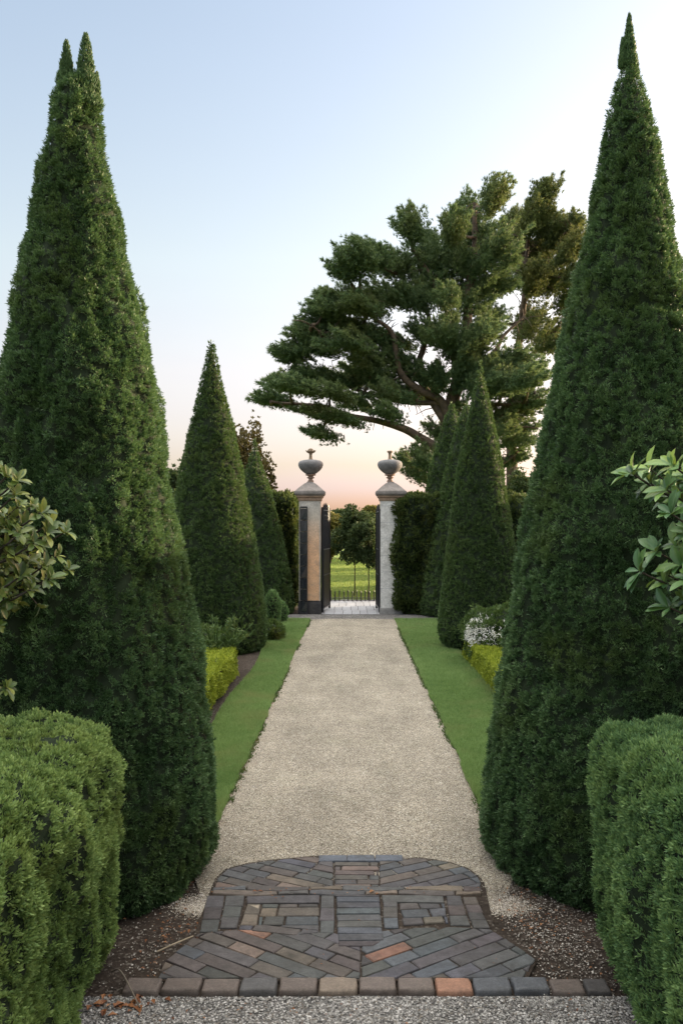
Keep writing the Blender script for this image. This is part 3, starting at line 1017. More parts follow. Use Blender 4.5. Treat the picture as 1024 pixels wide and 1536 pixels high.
def ball(name, label, cx, cy, rx, ry, z0, z1, mat, spacing, L, W, k, amp, cat='bush', group=None, seed=0, up=.5, spread=.8, flowers=0):
    zc = (z0 + z1) / 2; rz = (z1 - z0) / 2
    n = int(4 * math.pi * ((rx + ry + rz) / 3) ** 2 / spacing ** 2)
    d0 = rdir(n)
    R3 = np.array([rx, ry, rz]); C_ = np.array([cx, cy, zc])
    P0 = C_ + d0 * R3
    d = (vnoise(P0, 1 / .1, seed) - .5) * amp + (vnoise(P0, 1 / .3, seed + 2) - .5) * amp
    P = P0 + d0 * (d - L * .6 * RNG.random(n))[:, None]
    g = Geo()
    ok = P[:, 2] > 0
    D_ = unit(d0 + np.array([0, 0, up]) + rdir(n) * .3)
    sprigs(g, P[ok], D_[ok], k, L, W, spread, np.clip(.5 + d / (2 * amp), 0, 1)[ok])
    seg = 28
    prof = [(max(.005, math.sin(t)), -math.cos(t)) for t in np.linspace(0, math.pi, 16)]
    a = np.linspace(0, 2 * math.pi, seg, endpoint=False)
    V = np.concatenate([np.stack([r * np.cos(a), r * np.sin(a), np.full(seg, z)], 1) for r, z in prof]) 
    Vw = C_ + V * R3
    dd = (vnoise(Vw, 1 / .1, seed) - .5) * amp + (vnoise(Vw, 1 / .3, seed + 2) - .5) * amp
    Vw = Vw + V * (dd - L * .9)[:, None]
    f = [[i * seg + j, i * seg + (j + 1) % seg, (i + 1) * seg + (j + 1) % seg, (i + 1) * seg + j] for i in range(15) for j in range(seg)]
    g.add(Vw, f, 1, smooth=True)
    if not flowers:
        return tag(g.build(name, [mat, M['twig']], None, loc=(cx, cy, 0)), label, cat, group)
    root = thing(name, label, cat, (cx, cy, 0), group)
    g.build('leaves', [mat, M['twig']], root, loc=(cx, cy, 0))
    g = Geo()
    cen = rdir(16); cen[:, 2] = np.abs(cen[:, 2]) * .7; cen[:, 1] = -np.abs(cen[:, 1])
    cen = unit(cen)
    Pf = []
    for q in cen:
        m_ = flowers // 14
        Pf.append(C_ + unit(q + RNG.normal(0, .22, (m_, 3))) * R3 * 1.03)
    Pf = np.concatenate(Pf)
    sprigs(g, Pf, unit(Pf - C_), 5, .017, .013, 1.0, RNG.random(len(Pf)), puff=.02)
    g.build('blossom', M['petal'], root, loc=(cx, cy, 0))
    return root


ball('clipped_bush', 'rounded clipped bush tucked against the yellowish cone on the left', at(408, 900, 13.9)[0], 13.9, .13, .2, .10, .68, M['box_blue'], .022, .03, .012, 5, .02, seed=300, group='rounded bushes left of the lawn')
ball('clipped_bush', 'smaller rounded bush at the foot of the slim cone', at(421, 900, 15.3)[0], 15.3, .12, .15, 0.0, .38, M['box_blue'], .022, .03, .012, 5, .02, seed=310, group='rounded bushes left of the lawn')
ball('low_shrub', 'dark low shrub spilling onto the far end of the left lawn', at(409, 945, 13.0)[0], 13.0, .16, .3, -.02, .26, M['shrub'], .03, .05, .016, 5, .04, seed=320)
ball('flowering_shrub', 'loose shrub covered in small white flowers behind the golden hedge', 1.78, 10.6, .36, .6, .05, .66, M['shrub'], .03, .05, .016, 5, .26, 'shrub', seed=330, flowers=720)
ball('leafy_shrub', 'green shrub rising above the white flowers beside the right hand tall yew', 2.12, 9.7, .34, .4, .05, .70, M['shrub'], .03, .06, .016, 5, .26, 'shrub', seed=340)
ball('leafy_shrub', 'dark shrub with tiny leaves on the soil behind the small golden hedge on the left', -1.95, 10.3, .38, .5, .02, .5, M['shrub'], .035, .05, .014, 5, .1, 'shrub', seed=345)

# spiky shrub: arching strap leaves
g = Geo()
sx, sy = at(322, 985, 9.95)[0], 9.95
for k in range(46):
    th = random.uniform(0, 6.28); rr = random.uniform(.02, .16)
    b0 = np.array([sx + rr * math.cos(th), sy + rr * math.sin(th), .02])
    lean = random.uniform(.05, .4); H = random.uniform(.4, .66)
    dirx = np.array([math.cos(th), math.sin(th), 0])
    pts = curve([b0, b0 + dirx * lean * .3 + [0, 0, H * .55], b0 + dirx * lean + [0, 0, H]], 6)
    tube(g, pts, .005, 4)
    m_ = 26
    t = RNG.random(m_)
    idx = (t * (len(pts) - 1)).astype(int)
    sprigs(g, pts[idx], unit(np.array([0, 0, .8]) + rdir(m_)), 3, .055, .014, .5, RNG.random(m_))
tag(g.build('spiky_shrub', [M['shrub']], None, loc=(sx, sy, 0)), 'spiky upright shrub with narrow leaves between the tall yew and the yellowish cone', 'shrub')

# ------------------------------------------------------------------ large-leaved shrubs in the foreground
def leaf_template():
    rows, v, f = 7, [], []
    for i in range(rows):
        t = i / (rows - 1)
        w = .5 * (math.sin(math.pi * min(1, t * .93 + .03) ** 1.15) ** .8) * .44 + (.012 if i == 0 else 0)
        if i == rows - 1: w = .004
        z = -.22 * t * t + .05 * t
        for s in (-1, -.5, 0, .5, 1):
            v.append((s * w, t, z + abs(s) * w * .38 + .012 * math.sin(t * 18 + s * 3) * abs(s)))
    for i in range(rows - 1):
        for j in range(4):
            a = i * 5 + j
            f.append((a, a + 1, a + 6, a + 5))
    return np.array(v), np.array(f)
LV, LF = leaf_template()


def put_leaves(g, P, D, N_, size, col):
    n = len(P)
    X_ = unit(np.cross(D, N_)); N_ = np.cross(X_, D)
    s = size[:, None, None]
    v = P[:, None, :] + s * (LV[None, :, 0:1] * X_[:, None, :] + LV[None, :, 1:2] * D[:, None, :] + LV[None, :, 2:3] * N_[:, None, :])
    f = (LF[None] + np.arange(n)[:, None, None] * len(LV)).reshape(-1, 4)
    c = np.repeat(col, len(LV), 0)
    c[:, 2] = np.tile(LV[:, 1], n)
    g.add(v.reshape(-1, 3), f, 0, c, True)


def big_leaf_mat(name, dark, mid, light, back):
    m, nt = new_mat(name)
    b = NB(nt)
    a = b.n('ShaderNodeAttribute', attribute_name='tint')
    sp = b.n('ShaderNodeSeparateColor'); b.l(a.outputs['Color'], sp.inputs[0])
    t = b.math('ADD', b.math('MULTIPLY', sp.outputs[0], .8), b.math('MULTIPLY', b.noise(25, 4), .2))
    c = b.ramp(t, [(.1, dark), (.5, mid), (.95, light)])
    ge = b.n('ShaderNodeNewGeometry')
    c2 = b.mix(ge.outputs['Backfacing'], c, back)
    p = b.n('ShaderNodeBsdfPrincipled'); b.l(c2, p.inputs['Base Color'])
    p.inputs['Roughness'].default_value = .38; p.inputs['Specular IOR Level'].default_value = .5
    b.l(b.bump(b.noise(60, 3), .001), p.inputs['Normal'])
    tr = b.n('ShaderNodeBsdfTranslucent'); b.l(b.mix(.5, c, (.22, .26, .03)), tr.inputs[0])
    ms = b.n('ShaderNodeMixShader'); ms.inputs[0].default_value = .22
    b.l(p.outputs[0], ms.inputs[1]); b.l(tr.outputs[0], ms.inputs[2])
    b.out(ms.outputs[0])
    return m
M['bigleaf'] = big_leaf_mat('glossy_shrub_leaves', (.018, .055, .026), (.060, .145, .045), (.19, .32, .07), (.07, .13, .06))
M['bigleaf_warm'] = big_leaf_mat('glossy_shrub_leaves_olive', (.026, .056, .014), (.085, .140, .030), (.27, .29, .06), (.11, .14, .045))


def big_shrub(label, base, ends, mat, leaf, name='broadleaf_shrub', per=8, fork=True):
    root = thing(name, label, 'shrub', (base[0], base[1], 0))
    g = Geo(); st = Geo()
    for e in ends:
        e = np.array(e, float)
        b0 = np.array([base[0], base[1], .0]) + np.array([random.uniform(-.08, .08), random.uniform(-.08, .08), 0])
        mid = b0 * .5 + e * .5; mid[2] = max(.3, e[2] * .78)
        pts = curve([b0, mid, e], 9)
        tube(st, pts, np.linspace(.014, .0035, len(pts)), 6)
        axis0 = unit(pts[-1] - pts[-3])
        nodes = [(pts[-1], axis0, per, 1.0), (pts[-2] * .5 + pts[-3] * .5, axis0, per // 2 + 1, 1.0), (pts[-4], axis0, per // 2, .9)]
        if fork:
            for _ in range(3):
                d = unit(axis0 + RNG.normal(0, .8, 3)); s0 = pts[-5 + random.choice([0, 1])]
                tp = s0 + d * random.uniform(.06, .12)
                tube(st, [s0, (s0 + tp) / 2 + [0, 0, .006], tp], [.004, .003, .0022], 5)
                nodes.append((tp, d, per - 2, .85))
        for P_, ax, k, sc in nodes:
            th0 = random.uniform(0, 6.28)
            u = unit(np.cross(ax, [.3, .2, 1.0])); w = np.cross(ax, u)
            th = th0 + np.arange(k) * 2.4 + RNG.normal(0, .25, k)
            tilt = RNG.uniform(.25, 1.0, k)
            out = np.cos(th)[:, None] * u + np.sin(th)[:, None] * w
            D_ = unit(out + ax * tilt[:, None] + np.array([0, 0, .18]))
            Nn = unit(ax * 1.0 - out * tilt[:, None] * .6 + np.array([0, 0, .7]) + RNG.normal(0, .2, (k, 3)))
            col = np.stack([np.clip(RNG.normal(.5, .25, k) + (tilt - .6) * .35, 0, 1), RNG.random(k), np.zeros(k)], 1)
            put_leaves(g, P_ + ax * RNG.uniform(-.012, .012, (k, 1)), D_, Nn, leaf * sc * RNG.uniform(.55, 1.25, k), col)
    g.build('leaves', mat, root, loc=(base[0], base[1], 0))
    st.build('stems', M['bark'], root, loc=(base[0], base[1], 0))
    return root


LE = [(12, 795), (28, 760), (-15, 785), (8, 825), (40, 845), (-20, 860), (30, 800), (-50, 830), (18, 850), (25, 722), (-5, 705), (48, 760), (70, 800), (-25, 840), (20, 872), (75, 868), (-40, 740), (0, 775), (60, 770), (20, 745), (-20, 760), (95, 800), (50, 815), (5, 800), (100, 855), (65, 850), (30, 865), (-10, 850), (45, 885), (85, 835), (-40, 800), (-30, 730), (10, 715), (-60, 870), (10, 1032), (75, 785), (35, 790), (15, 835)]
ends = [at(x, y, 3.25 + random.uniform(-.12, .22)) for x, y in LE]
big_shrub('broadleaf shrub with warm tinged leaves poking in at the left edge', (-2.25, 3.75), ends, M['bigleaf_warm'], .054, per=10)
RE = [(1010, 700), (975, 705), (950, 712), (1035, 715), (1000, 735), (1050, 760), (1005, 770), (1040, 800), (985, 828), (1015, 820), (960, 858), (1000, 862), (1035, 870), (1005, 912), (1035, 905), (1050, 930), (1060, 700), (975, 725), (1020, 850)]
ends = [at(x, y, 3.15 + random.uniform(-.12, .2)) for x, y in RE]
big_shrub('broadleaf shrub with cool grey green leaves poking in at the right edge', (2.35, 3.7), ends, M['bigleaf'], .080)

# ------------------------------------------------------------------ gate
GY = 16.95
def pillar(label, X, sun_tinted):
    root = thing('gate_pillar', label, 'pillar', (X, GY, 0), 'stone pillars of the garden gate')
    L = (X, GY, 0)
    hw = .205
    g = Geo()
    if sun_tinted:
        sq(g, [(.225, -.02), (.225, .2), (.215, .24), (.20, .265)], X, GY, col=(.035, .033, .035))
    else:
        sq(g, [(.225, -.02), (.222, .10), (.212, .13)], X, GY, col=(.26, .25, .24))
    g.build('plinth', M['stone'], root, loc=L)
    g = Geo()
    c = (.50, .46, .41) if sun_tinted else (.63, .61, .58)
    z0 = .265 if sun_tinted else .13
    sq(g, [(hw, z0), (hw, 1.2), (hw, 2.22)], X, GY, col=c)
    if not sun_tinted:   # worn courses scored in the stone
        for z in np.arange(.5, 2.2, .32):
            sq(g, [(hw + .0005, z), (hw + .0015, z + .002), (hw + .0015, z + .005), (hw + .0005, z + .007)], X, GY, col=(.36, .36, .37))
    g.build('shaft', M['render'], root, loc=L)
    if sun_tinted:
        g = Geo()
        # warm sunlight painted into the panel colours, fading to grey near the top
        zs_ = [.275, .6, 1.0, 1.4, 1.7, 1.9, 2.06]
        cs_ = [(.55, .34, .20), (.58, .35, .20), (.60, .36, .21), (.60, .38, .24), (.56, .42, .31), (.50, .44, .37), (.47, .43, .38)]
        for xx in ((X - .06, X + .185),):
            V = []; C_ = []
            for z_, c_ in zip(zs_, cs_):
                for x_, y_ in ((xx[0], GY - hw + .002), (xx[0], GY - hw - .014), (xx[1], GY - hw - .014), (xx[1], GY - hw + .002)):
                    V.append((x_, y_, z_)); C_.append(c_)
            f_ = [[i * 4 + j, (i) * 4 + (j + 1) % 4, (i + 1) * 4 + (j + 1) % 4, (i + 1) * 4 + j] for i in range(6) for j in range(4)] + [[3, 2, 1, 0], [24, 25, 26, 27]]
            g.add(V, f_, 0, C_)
        g.build('sun_tinted_panel', M['render'], root, loc=L)
    g = Geo()
    warm = (.36, .25, .18); grey = (.24, .215, .20)
    sq(g, [(hw + .012, 2.2), (hw + .022, 2.225), (hw + .022, 2.25), (hw + .05, 2.275), (hw + .055, 2.30)], X, GY, col=warm)
    sq(g, [(hw + .058, 2.301), (hw + .082, 2.325), (hw + .088, 2.35), (hw + .088, 2.385), (hw + .06, 2.40)], X, GY, col=grey)
    sq(g, [(hw + .065, 2.401), (.17, 2.49), (.10, 2.545), (.065, 2.56), (.06, 2.575)], X, GY, col=(.28, .245, .225))
    g.build('cap', M['stone'], root, loc=L)
    return root


def urn(label, X, kind):
    root = thing('stone_urn', label, 'urn', (X, GY, 2.575), 'urns crowning the gate pillars')
    L = (X, GY, 2.575)
    g = Geo()
    z = 2.575
    c = (.30, .20, .15)
    lathe(g, [(.062, z), (.058, z + .02), (.040, z + .045), (.038, z + .06), (.072, z + .075), (.076, z + .088), (.05, z + .10), (.052, z + .115), (.10, z + .128), (.105, z + .14), (.09, z + .150)], X, GY, 28, col=c)
    g.build('foot', M['stone'], root, loc=L)
    g = Geo()
    z0 = z + .150
    c = (.19, .185, .19)
    lathe(g, [(.085, z0), (.13, z0 + .03), (.185, z0 + .075), (.225, z0 + .125), (.243, z0 + .175), (.243, z0 + .205), (.228, z0 + .24), (.19, z0 + .265), (.12, z0 + .28), (.05, z0 + .287)], X, GY, 40, col=c)
    g.build('bowl', M['stone'], root, loc=L)
    g = Geo()
    zf = z0 + .285
    c = (.26, .19, .13)
    lathe(g, [(.048, zf), (.034, zf + .02), (.028, zf + .08), (.032, zf + .12), (.036, zf + .13)], X, GY, 16, col=c)
    if kind == 'flower':
        lathe(g, [(.036, zf + .13), (.06, zf + .142), (.085, zf + .16), (.075, zf + .172), (.045, zf + .178), (.05, zf + .19), (.04, zf + .21), (.015, zf + .222)], X, GY, 14, col=c)
        for k in range(9):
            a = k * 6.283 / 9
            tube(g, curve([(X + .03 * math.cos(a), GY + .03 * math.sin(a), zf + .135), (X + .075 * math.cos(a), GY + .075 * math.sin(a), zf + .155), (X + .095 * math.cos(a), GY + .095 * math.sin(a), zf + .185)], 4), np.linspace(.018, .008, 9), 6, col=c)
    else:
        lathe(g, [(.036, zf + .13), (.05, zf + .142), (.056, zf + .155), (.054, zf + .172), (.03, zf + .176)], X, GY, 20, col=c)
    g.build('finial', M['stone'], root, loc=L)
    return root


XL, XR = -.82, .752
pillar('weathered gate pillar with sunlight painted on its front and a dark plinth', XL, True)
pillar('pale grey gate pillar half covered by the ragged hedge', XR, False)
urn('squat stone urn with a flower shaped finial on the sun tinted pillar', XL + .01, 'flower')
urn('squat stone urn with a plain flared finial on the pale grey pillar', XR - .015, 'disc')


def gate_leaf(label, hinge, free, H):
    hinge = np.array(hinge, float); free = np.array(free, float)
    root = thing('gate_leaf', label, 'gate', (hinge[0], hinge[1], 0), 'open iron gate leaves')
    L = (hinge[0], hinge[1], 0)
    d = free - hinge
    def pt(t, z): return np.array([hinge[0] + d[0] * t, hinge[1] + d[1] * t, z])
    for t, r in ((0, .026), (1, .022)):
        g = Geo()
        tube(g, [pt(t, .03), pt(t, H)], r, 4)
        g.build('stile', M['iron'], root, loc=L)
    for z in (.10, .75, 1.25, H - .06):
        g = Geo()
        tube(g, [pt(0, z), pt(1, z)], .018, 4)
        g.build('rail', M['iron'], root, loc=L)
    g = Geo()
    for k in range(1, 10):
        t = k / 10
        h2 = H + .02 + .05 * math.sin(t * math.pi)
        tube(g, [pt(t, .1), pt(t, h2 - .04), pt(t, h2 + .03)], [.011, .011, .002], 6)
        # scrolls between bars
        if k % 2:
            c = pt(t, H - .2)
            a = np.linspace(0, 6.283, 13)
            dv = d / np.linalg.norm(d)
            tube(g, [c + np.array([dv[0] * math.cos(q) * .05, dv[1] * math.cos(q) * .05, math.sin(q) * .05]) for q in a], .008, 5, closed=False)
    g.build('bars', M['iron'], root, loc=L)
    g = Geo()   # solid lower and lock panels
    q = d / np.linalg.norm(d); nrm = np.array([-q[1], q[0]]) * .004
    for z0, z1 in ((.12, .74), (.77, 1.23)):
        pl = [tuple(hinge + d * .03 + nrm), tuple(hinge + d * .97 + nrm), tuple(hinge + d * .97 - nrm), tuple(hinge + d * .03 - nrm)]
        prism(g, pl, z0, z1, .001)
    g.build('sheet_panel', M['iron'], root, loc=L)
    return root


gate_leaf('black iron gate leaf folded back beside the sun tinted pillar', (-.575, 16.86), (-.465, 17.75), 2.08)
gate_leaf('black iron gate leaf folded back beside the pale grey pillar', (.535, 16.86), (.50, 17.75), 2.05)

# narrow iron screen on the left pillar's outer side
root = thing('iron_screen', 'narrow black iron screen fixed beside the sun tinted panel', 'screen', (-.975, 16.66, 0))
g = Geo()
x0, x1 = -1.00, -.868
for x in (x0, x1):
    box(g, x - .008, x + .008, 16.68, 16.72, .0, 2.08, .002)
for z in (.02, 2.06):
    box(g, x0, x1, 16.684, 16.716, z, z + .03, .002)
g.build('frame', M['iron'], root, loc=tuple(root.location))
g = Geo()
for k in range(9):
    z = .06 + k * .222
    tl = random.uniform(-.02, .02)
    tl *= .25
    P = [(x0 + .009, 16.69 + tl, z), (x1 - .009, 16.69 - tl, z), (x1 - .009, 16.70, z + .205), (x0 + .009, 16.70, z + .205)]
    Q = [(a, b + .006, c) for a, b, c in P]
    g.add(np.array(P + Q), [[0, 1, 2, 3], [7, 6, 5, 4], [0, 4, 5, 1], [1, 5, 6, 2], [2, 6, 7, 3], [3, 7, 4, 0]])
g.build('glazed_panels', simple('dark_glass', (.01, .012, .015), (.02, .022, .03), 6, .12, 0, .7), root, loc=tuple(root.location))

# threshold flags
g = Geo()
y = 16.76
while y < 19.5:
    dy = random.uniform(.7, 1.1)
    x = -.66 + random.uniform(-.1, .05)
    while x < .66:
        dx = random.uniform(.13, .22)
        c = np.array((.36, .36, .38)) * random.uniform(.8, 1.15)
        box(g, x + .004, min(x + dx, .7) - .004, y + .004, y + dy - .004, -.03, .012 + random.uniform(0, .003), .003, col=tuple(c))
        x += dx
    y += dy
tag(g.build('threshold_paving', M['flag']), kind='structure')

# low railing across the far end
root = thing('low_railing', 'low black iron railing with spikes at the far end of the gateway paving', 'railing', (0, 19.62, 0))
for z in (.035, .085):
    g = Geo()
    tube(g, [(-.62, 19.62, z), (.62, 19.62, z)], .010, 6)
    g.build('rail', M['iron'], root, loc=(0, 19.62, 0))
for k in range(13):
    x = -.58 + k * .0975
    g = Geo()
    h2 = .27 if k % 2 else .25
    tube(g, [(x, 19.62, -.02), (x, 19.62, h2 - .05), (x, 19.62, h2 - .03), (x, 19.62, h2)], [.014, .014, .019, .002], 6)
    g.build('spike', M['iron'], root, loc=(x, 19.62, 0))

# ------------------------------------------------------------------ trees
def crown(g, blobs, per, L, W, k, up=.3, spread=1.0, shell=.5, seed=0, lozenge=True):
    """leaf clumps through ellipsoids (cx,cy,cz,rx,ry,rz)"""
    for i, (cx, cy, cz, rx_, ry_, rz_) in enumerate(blobs):
        n = max(20, int(per * (rx_ * ry_ * rz_) ** (2 / 3)))
        d = rdir(n)
        r = (shell + (1 - shell) * RNG.random(n)) 
        P = np.array([cx, cy, cz]) + d * np.array([rx_, ry_, rz_]) * r[:, None]
        keep = vnoise(P, 1.6 / max(.3, (rx_ + rz_) / 2), seed + i) > .30
        P, d, r = P[keep], d[keep], r[keep]
        D_ = unit(d + np.array([0, 0, up]))
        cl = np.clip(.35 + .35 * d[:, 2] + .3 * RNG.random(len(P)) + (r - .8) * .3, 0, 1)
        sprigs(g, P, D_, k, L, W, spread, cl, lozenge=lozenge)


def broad_tree(name, label, X, Y, H, R, mat, trunk_h, tr, seed, per=900, L=.14, W=.09, group=None, nb=16, squash=1.0, gapk=0):
    rnd = random.Random(seed)
    root = thing(name, label, 'tree', (X, Y, 0), group)
    g = Geo()
    zc = (H + trunk_h) / 2; rz = (H - trunk_h) / 2
    blobs = []
    for i in range(nb):
        a = rnd.uniform(0, 6.283); u = rnd.uniform(-1, 1); q = math.sqrt(1 - u * u)
        s = rnd.uniform(.5, .72)
        blobs.append((X + R * s * q * math.cos(a), Y + R * s * q * math.sin(a), zc + rz * s * u, R * rnd.uniform(.36, .5), R * rnd.uniform(.36, .5), rz * rnd.uniform(.32, .46) * squash))
    if not gapk:
        blobs.append((X, Y, zc, R * .6, R * .6, rz * .6))
    crown(g, blobs, per, L, W, 4, seed=seed)
    g.build('crown', mat, root, loc=(X, Y, 0))
    t = Geo()
    tube(t, curve([(X, Y, -.05), (X + R * .03, Y, trunk_h * .6), (X, Y, zc)], 5), np.linspace(tr, tr * .45, 11), 8)
    for b_ in blobs[:8]:
        s0 = np.array([X, Y, trunk_h * .9 + rz * .2])
        e = np.array(b_[:3])
        tube(t, curve([s0, (s0 + e) / 2 + [0, 0, rz * .08], e], 4), np.linspace(tr * .4, tr * .1, 9), 5)
    t.build('trunk', M['bark'], root, loc=(X, Y, 0))
    return root


# the two standards just beyond the railing
broad_tree('standard_tree', 'small round headed tree on a thin stem, left of the two beyond the gateway', at(531, 800, 20.6)[0], 20.6, 2.22, .50, M['tree_green'], .74, .019, 401, 5200, .055, .034, 'clipped standards beyond the gateway', 14)
broad_tree('standard_tree', 'small round headed tree on a thin stem, right of the two beyond the gateway', at(552, 800, 20.0)[0], 20.0, 1.95, .42, M['tree_green'], .68, .019, 402, 5600, .05, .032, 'clipped standards beyond the gateway', 14)

# park trees beyond
park = [
    ('broad park tree standing left of centre beyond the gateway', 488, 46, 770, 30, 'tree_gold'),
    ('dark round park tree filling the middle of the gateway', 525, 58, 761, 42, 'tree_green'),
    ('olive topped park tree behind the right gate leaf', 562, 60, 757, 26, 'tree_gold'),
    ('low dark tree at the end of the lawn right of the gateway centre', 582, 50, 775, 26, 'tree_green'),
    ('small golden tree on the lawn edge beside the left gate leaf', 494, 40, 800, 12, 'tree_gold'),
]
for i, (lab, px, Y, top, hw, mt) in enumerate(park):
    X = at(px, 0, Y)[0]; H = at(0, top, Y)[2]; R = hw * Y / F
    broad_tree('park_tree', lab, X, Y, H, R, M[mt], .3 if H < 2.5 else .55, .10, 420 + i, 1500 if R > .6 else 2500, .15, .11, 'trees at the end of the park lawn', 16)
# farther trees seen only beyond the garden hedges
far = [
    ('small bushy tree between the forked yew and the yellowish cone', 262, 24, 688, 22, 'tree_green'),
    ('bronze leaved tree rising behind the two cones on the left', 366, 25, 612, 36, 'tree_brown'),
    ('small bronze leaved tree right of the slim cone', 398, 27, 672, 18, 'tree_brown'),
    ('leafy tree above the hedge left of the sun tinted pillar', 428, 22, 735, 30, 'tree_green'),
    ('dark bushy tree between the two nearer right hand cones', 782, 26, 698, 28, 'tree_green'),
    ('low leafy tree over the ragged hedge on the right', 628, 24, 738, 26, 'hedge_far'),
]
for i, (lab, px, Y, top, hw, mt) in enumerate(far):
    X = at(px, 0, Y)[0]; H = at(0, top, Y)[2]; R = hw * Y / F
    broad_tree('garden_tree', lab, X, Y, H, R, M[mt], .9 if H > 3 else .6, .07, 440 + i, 1500 if mt != 'tree_brown' else 1100, .10 if mt != 'tree_brown' else .075, .065 if mt != 'tree_brown' else .055, 'trees behind the garden hedges', 18)


def pine(label, base, Y, limbs, pads, mat, seed, warm=()):
    """limbs: lists of photo points; pads: (x, y, rx, ry) in crop pixels"""
    rnd = random.Random(seed)
    root = thing('pine_tree', label, 'tree', (base[0], base[1], 0), 'old pines beyond the garden')
    t = Geo(); nodes = []
    for pts, r0, r1, dy in limbs:
        P = np.array([at(x, y, Y) if y is not None else np.array([base[0], base[1], 0]) for x, y in pts])
        P[:, 1] = Y + np.linspace(0, dy, len(P))
        C_ = curve(P, 8)
        C_ += (np.stack([vnoise(C_, 1.3, seed), vnoise(C_, 1.3, seed + 1), vnoise(C_, 1.3, seed + 2)], 1) - .5) * .14
        tube(t, C_, np.linspace(r0, r1, len(C_)), 8)
        for i, q in enumerate(C_[2:]): nodes.append(q)
    nodes = np.array(nodes)
    g = Geo()
    ppx = Y / F / 1.97
    for i, pd in enumerate(pads):
        u, v, ru, rv = pd[:4]
        px, py = 360 + u / 1.97, 250 + v / 1.97
        near = nodes[np.argmin(np.linalg.norm((nodes - at(px, py, Y))[:, [0, 2]], axis=1))]
        Yp = near[1] + rnd.uniform(-1.6, 1.6)
        c = at(px, py, Y); c[1] = Yp
        rx_, rz_ = ru * ppx * 1.0, rv * ppx * 1.0
        ry_ = max(rx_, .7)
        # connect
        mid = (near + c) / 2 + np.array([0, 0, -.15])
        tube(t, curve([near, mid, c], 4), np.linspace(.07, .025, 9), 5)
        dens = pd[4] if len(pd) > 4 else 1.0
        # sub-fingers: small sprays pointing up and out
        nf = int(33 * dens * max(1, (rx_ * rz_) ** .5 * 1.9))
        out = unit(np.array([c[0] - base[0], (Yp - base[1]) * .5, 1.2 * max(.6, (c[2] - 6) * .25)]))
        for _ in range(nf):
            d = rdir(1)[0]
            q = c + d * np.array([rx_, ry_, rz_]) * rnd.uniform(.25, 1.12)
            fl = rnd.uniform(.55, 1.15)
            fd = unit(out * 1.15 + d * np.array([.6, .6, .3]) + np.array([0, 0, .25]))
            m_ = int(34 * fl / .6)
            s = RNG.random(m_)
            P = q + fd * ((s - .55) * fl)[:, None] + RNG.normal(0, 1, (m_, 3)) * np.array([.14, .14, .075]) * (1.15 - s[:, None] * .95)
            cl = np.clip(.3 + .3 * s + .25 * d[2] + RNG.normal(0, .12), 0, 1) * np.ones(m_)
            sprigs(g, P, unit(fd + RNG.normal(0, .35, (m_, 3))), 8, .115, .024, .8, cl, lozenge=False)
    # sparse inner twigs
    m_ = 260
    idx = RNG.integers(0, len(nodes), m_)
    for q in nodes[idx]:
        e = q + rdir(1)[0] * RNG.uniform(.3, .9)
        tube(t, [q, (q + e) / 2 + [0, 0, .06], e], [.022, .015, .007], 4)
    g.build('crown', mat, root, loc=(base[0], base[1], 0))
    t.build('trunk', M['bark_warm'], root, loc=(base[0], base[1], 0))
    return root


YP = 30.0
bx = at(672, 0, YP)[0]
limbs = [
    ([(672, 870), (670, 760), (668, 690), (676, 620), (690, 560), (700, 500), (706, 430), (712, 360), (714, 300)], .36, .07, .3),
    ([(668, 700), (655, 676), (630, 660), (600, 644), (573, 636), (520, 625), (470, 612), (410, 608)], .20, .04, -1.0),
    ([(672, 650), (664, 605), (630, 585), (600, 560), (588, 504), (560, 480), (540, 450)], .17, .04, -.5),
    ([(672, 640), (650, 600), (629, 555), (640, 510), (644, 468), (628, 440), (600, 400)], .16, .04, 1.0),
    ([(680, 600), (684, 540), (676, 480), (660, 448), (640, 400), (620, 370)], .16, .04, .4),
    ([(664, 605), (610, 600), (560, 590), (500, 570), (450, 555)], .10, .03, .8),
    ([(588, 504), (550, 510), (500, 520), (470, 500)], .08, .03, -1.2),
    ([(694, 560), (730, 540), (760, 500), (790, 470)], .12, .03, .5),
    ([(684, 560), (720, 600), (760, 610), (800, 600)], .10, .03, -.6),
    ([(676, 640), (720, 650), (770, 640), (810, 640)], .09, .03, .6),
    ([(670, 720), (660, 700), (640, 694), (615, 700)], .08, .03, .3),
    ([(672, 740), (720, 710), (760, 690), (790, 670)], .08, .03, .3),
]
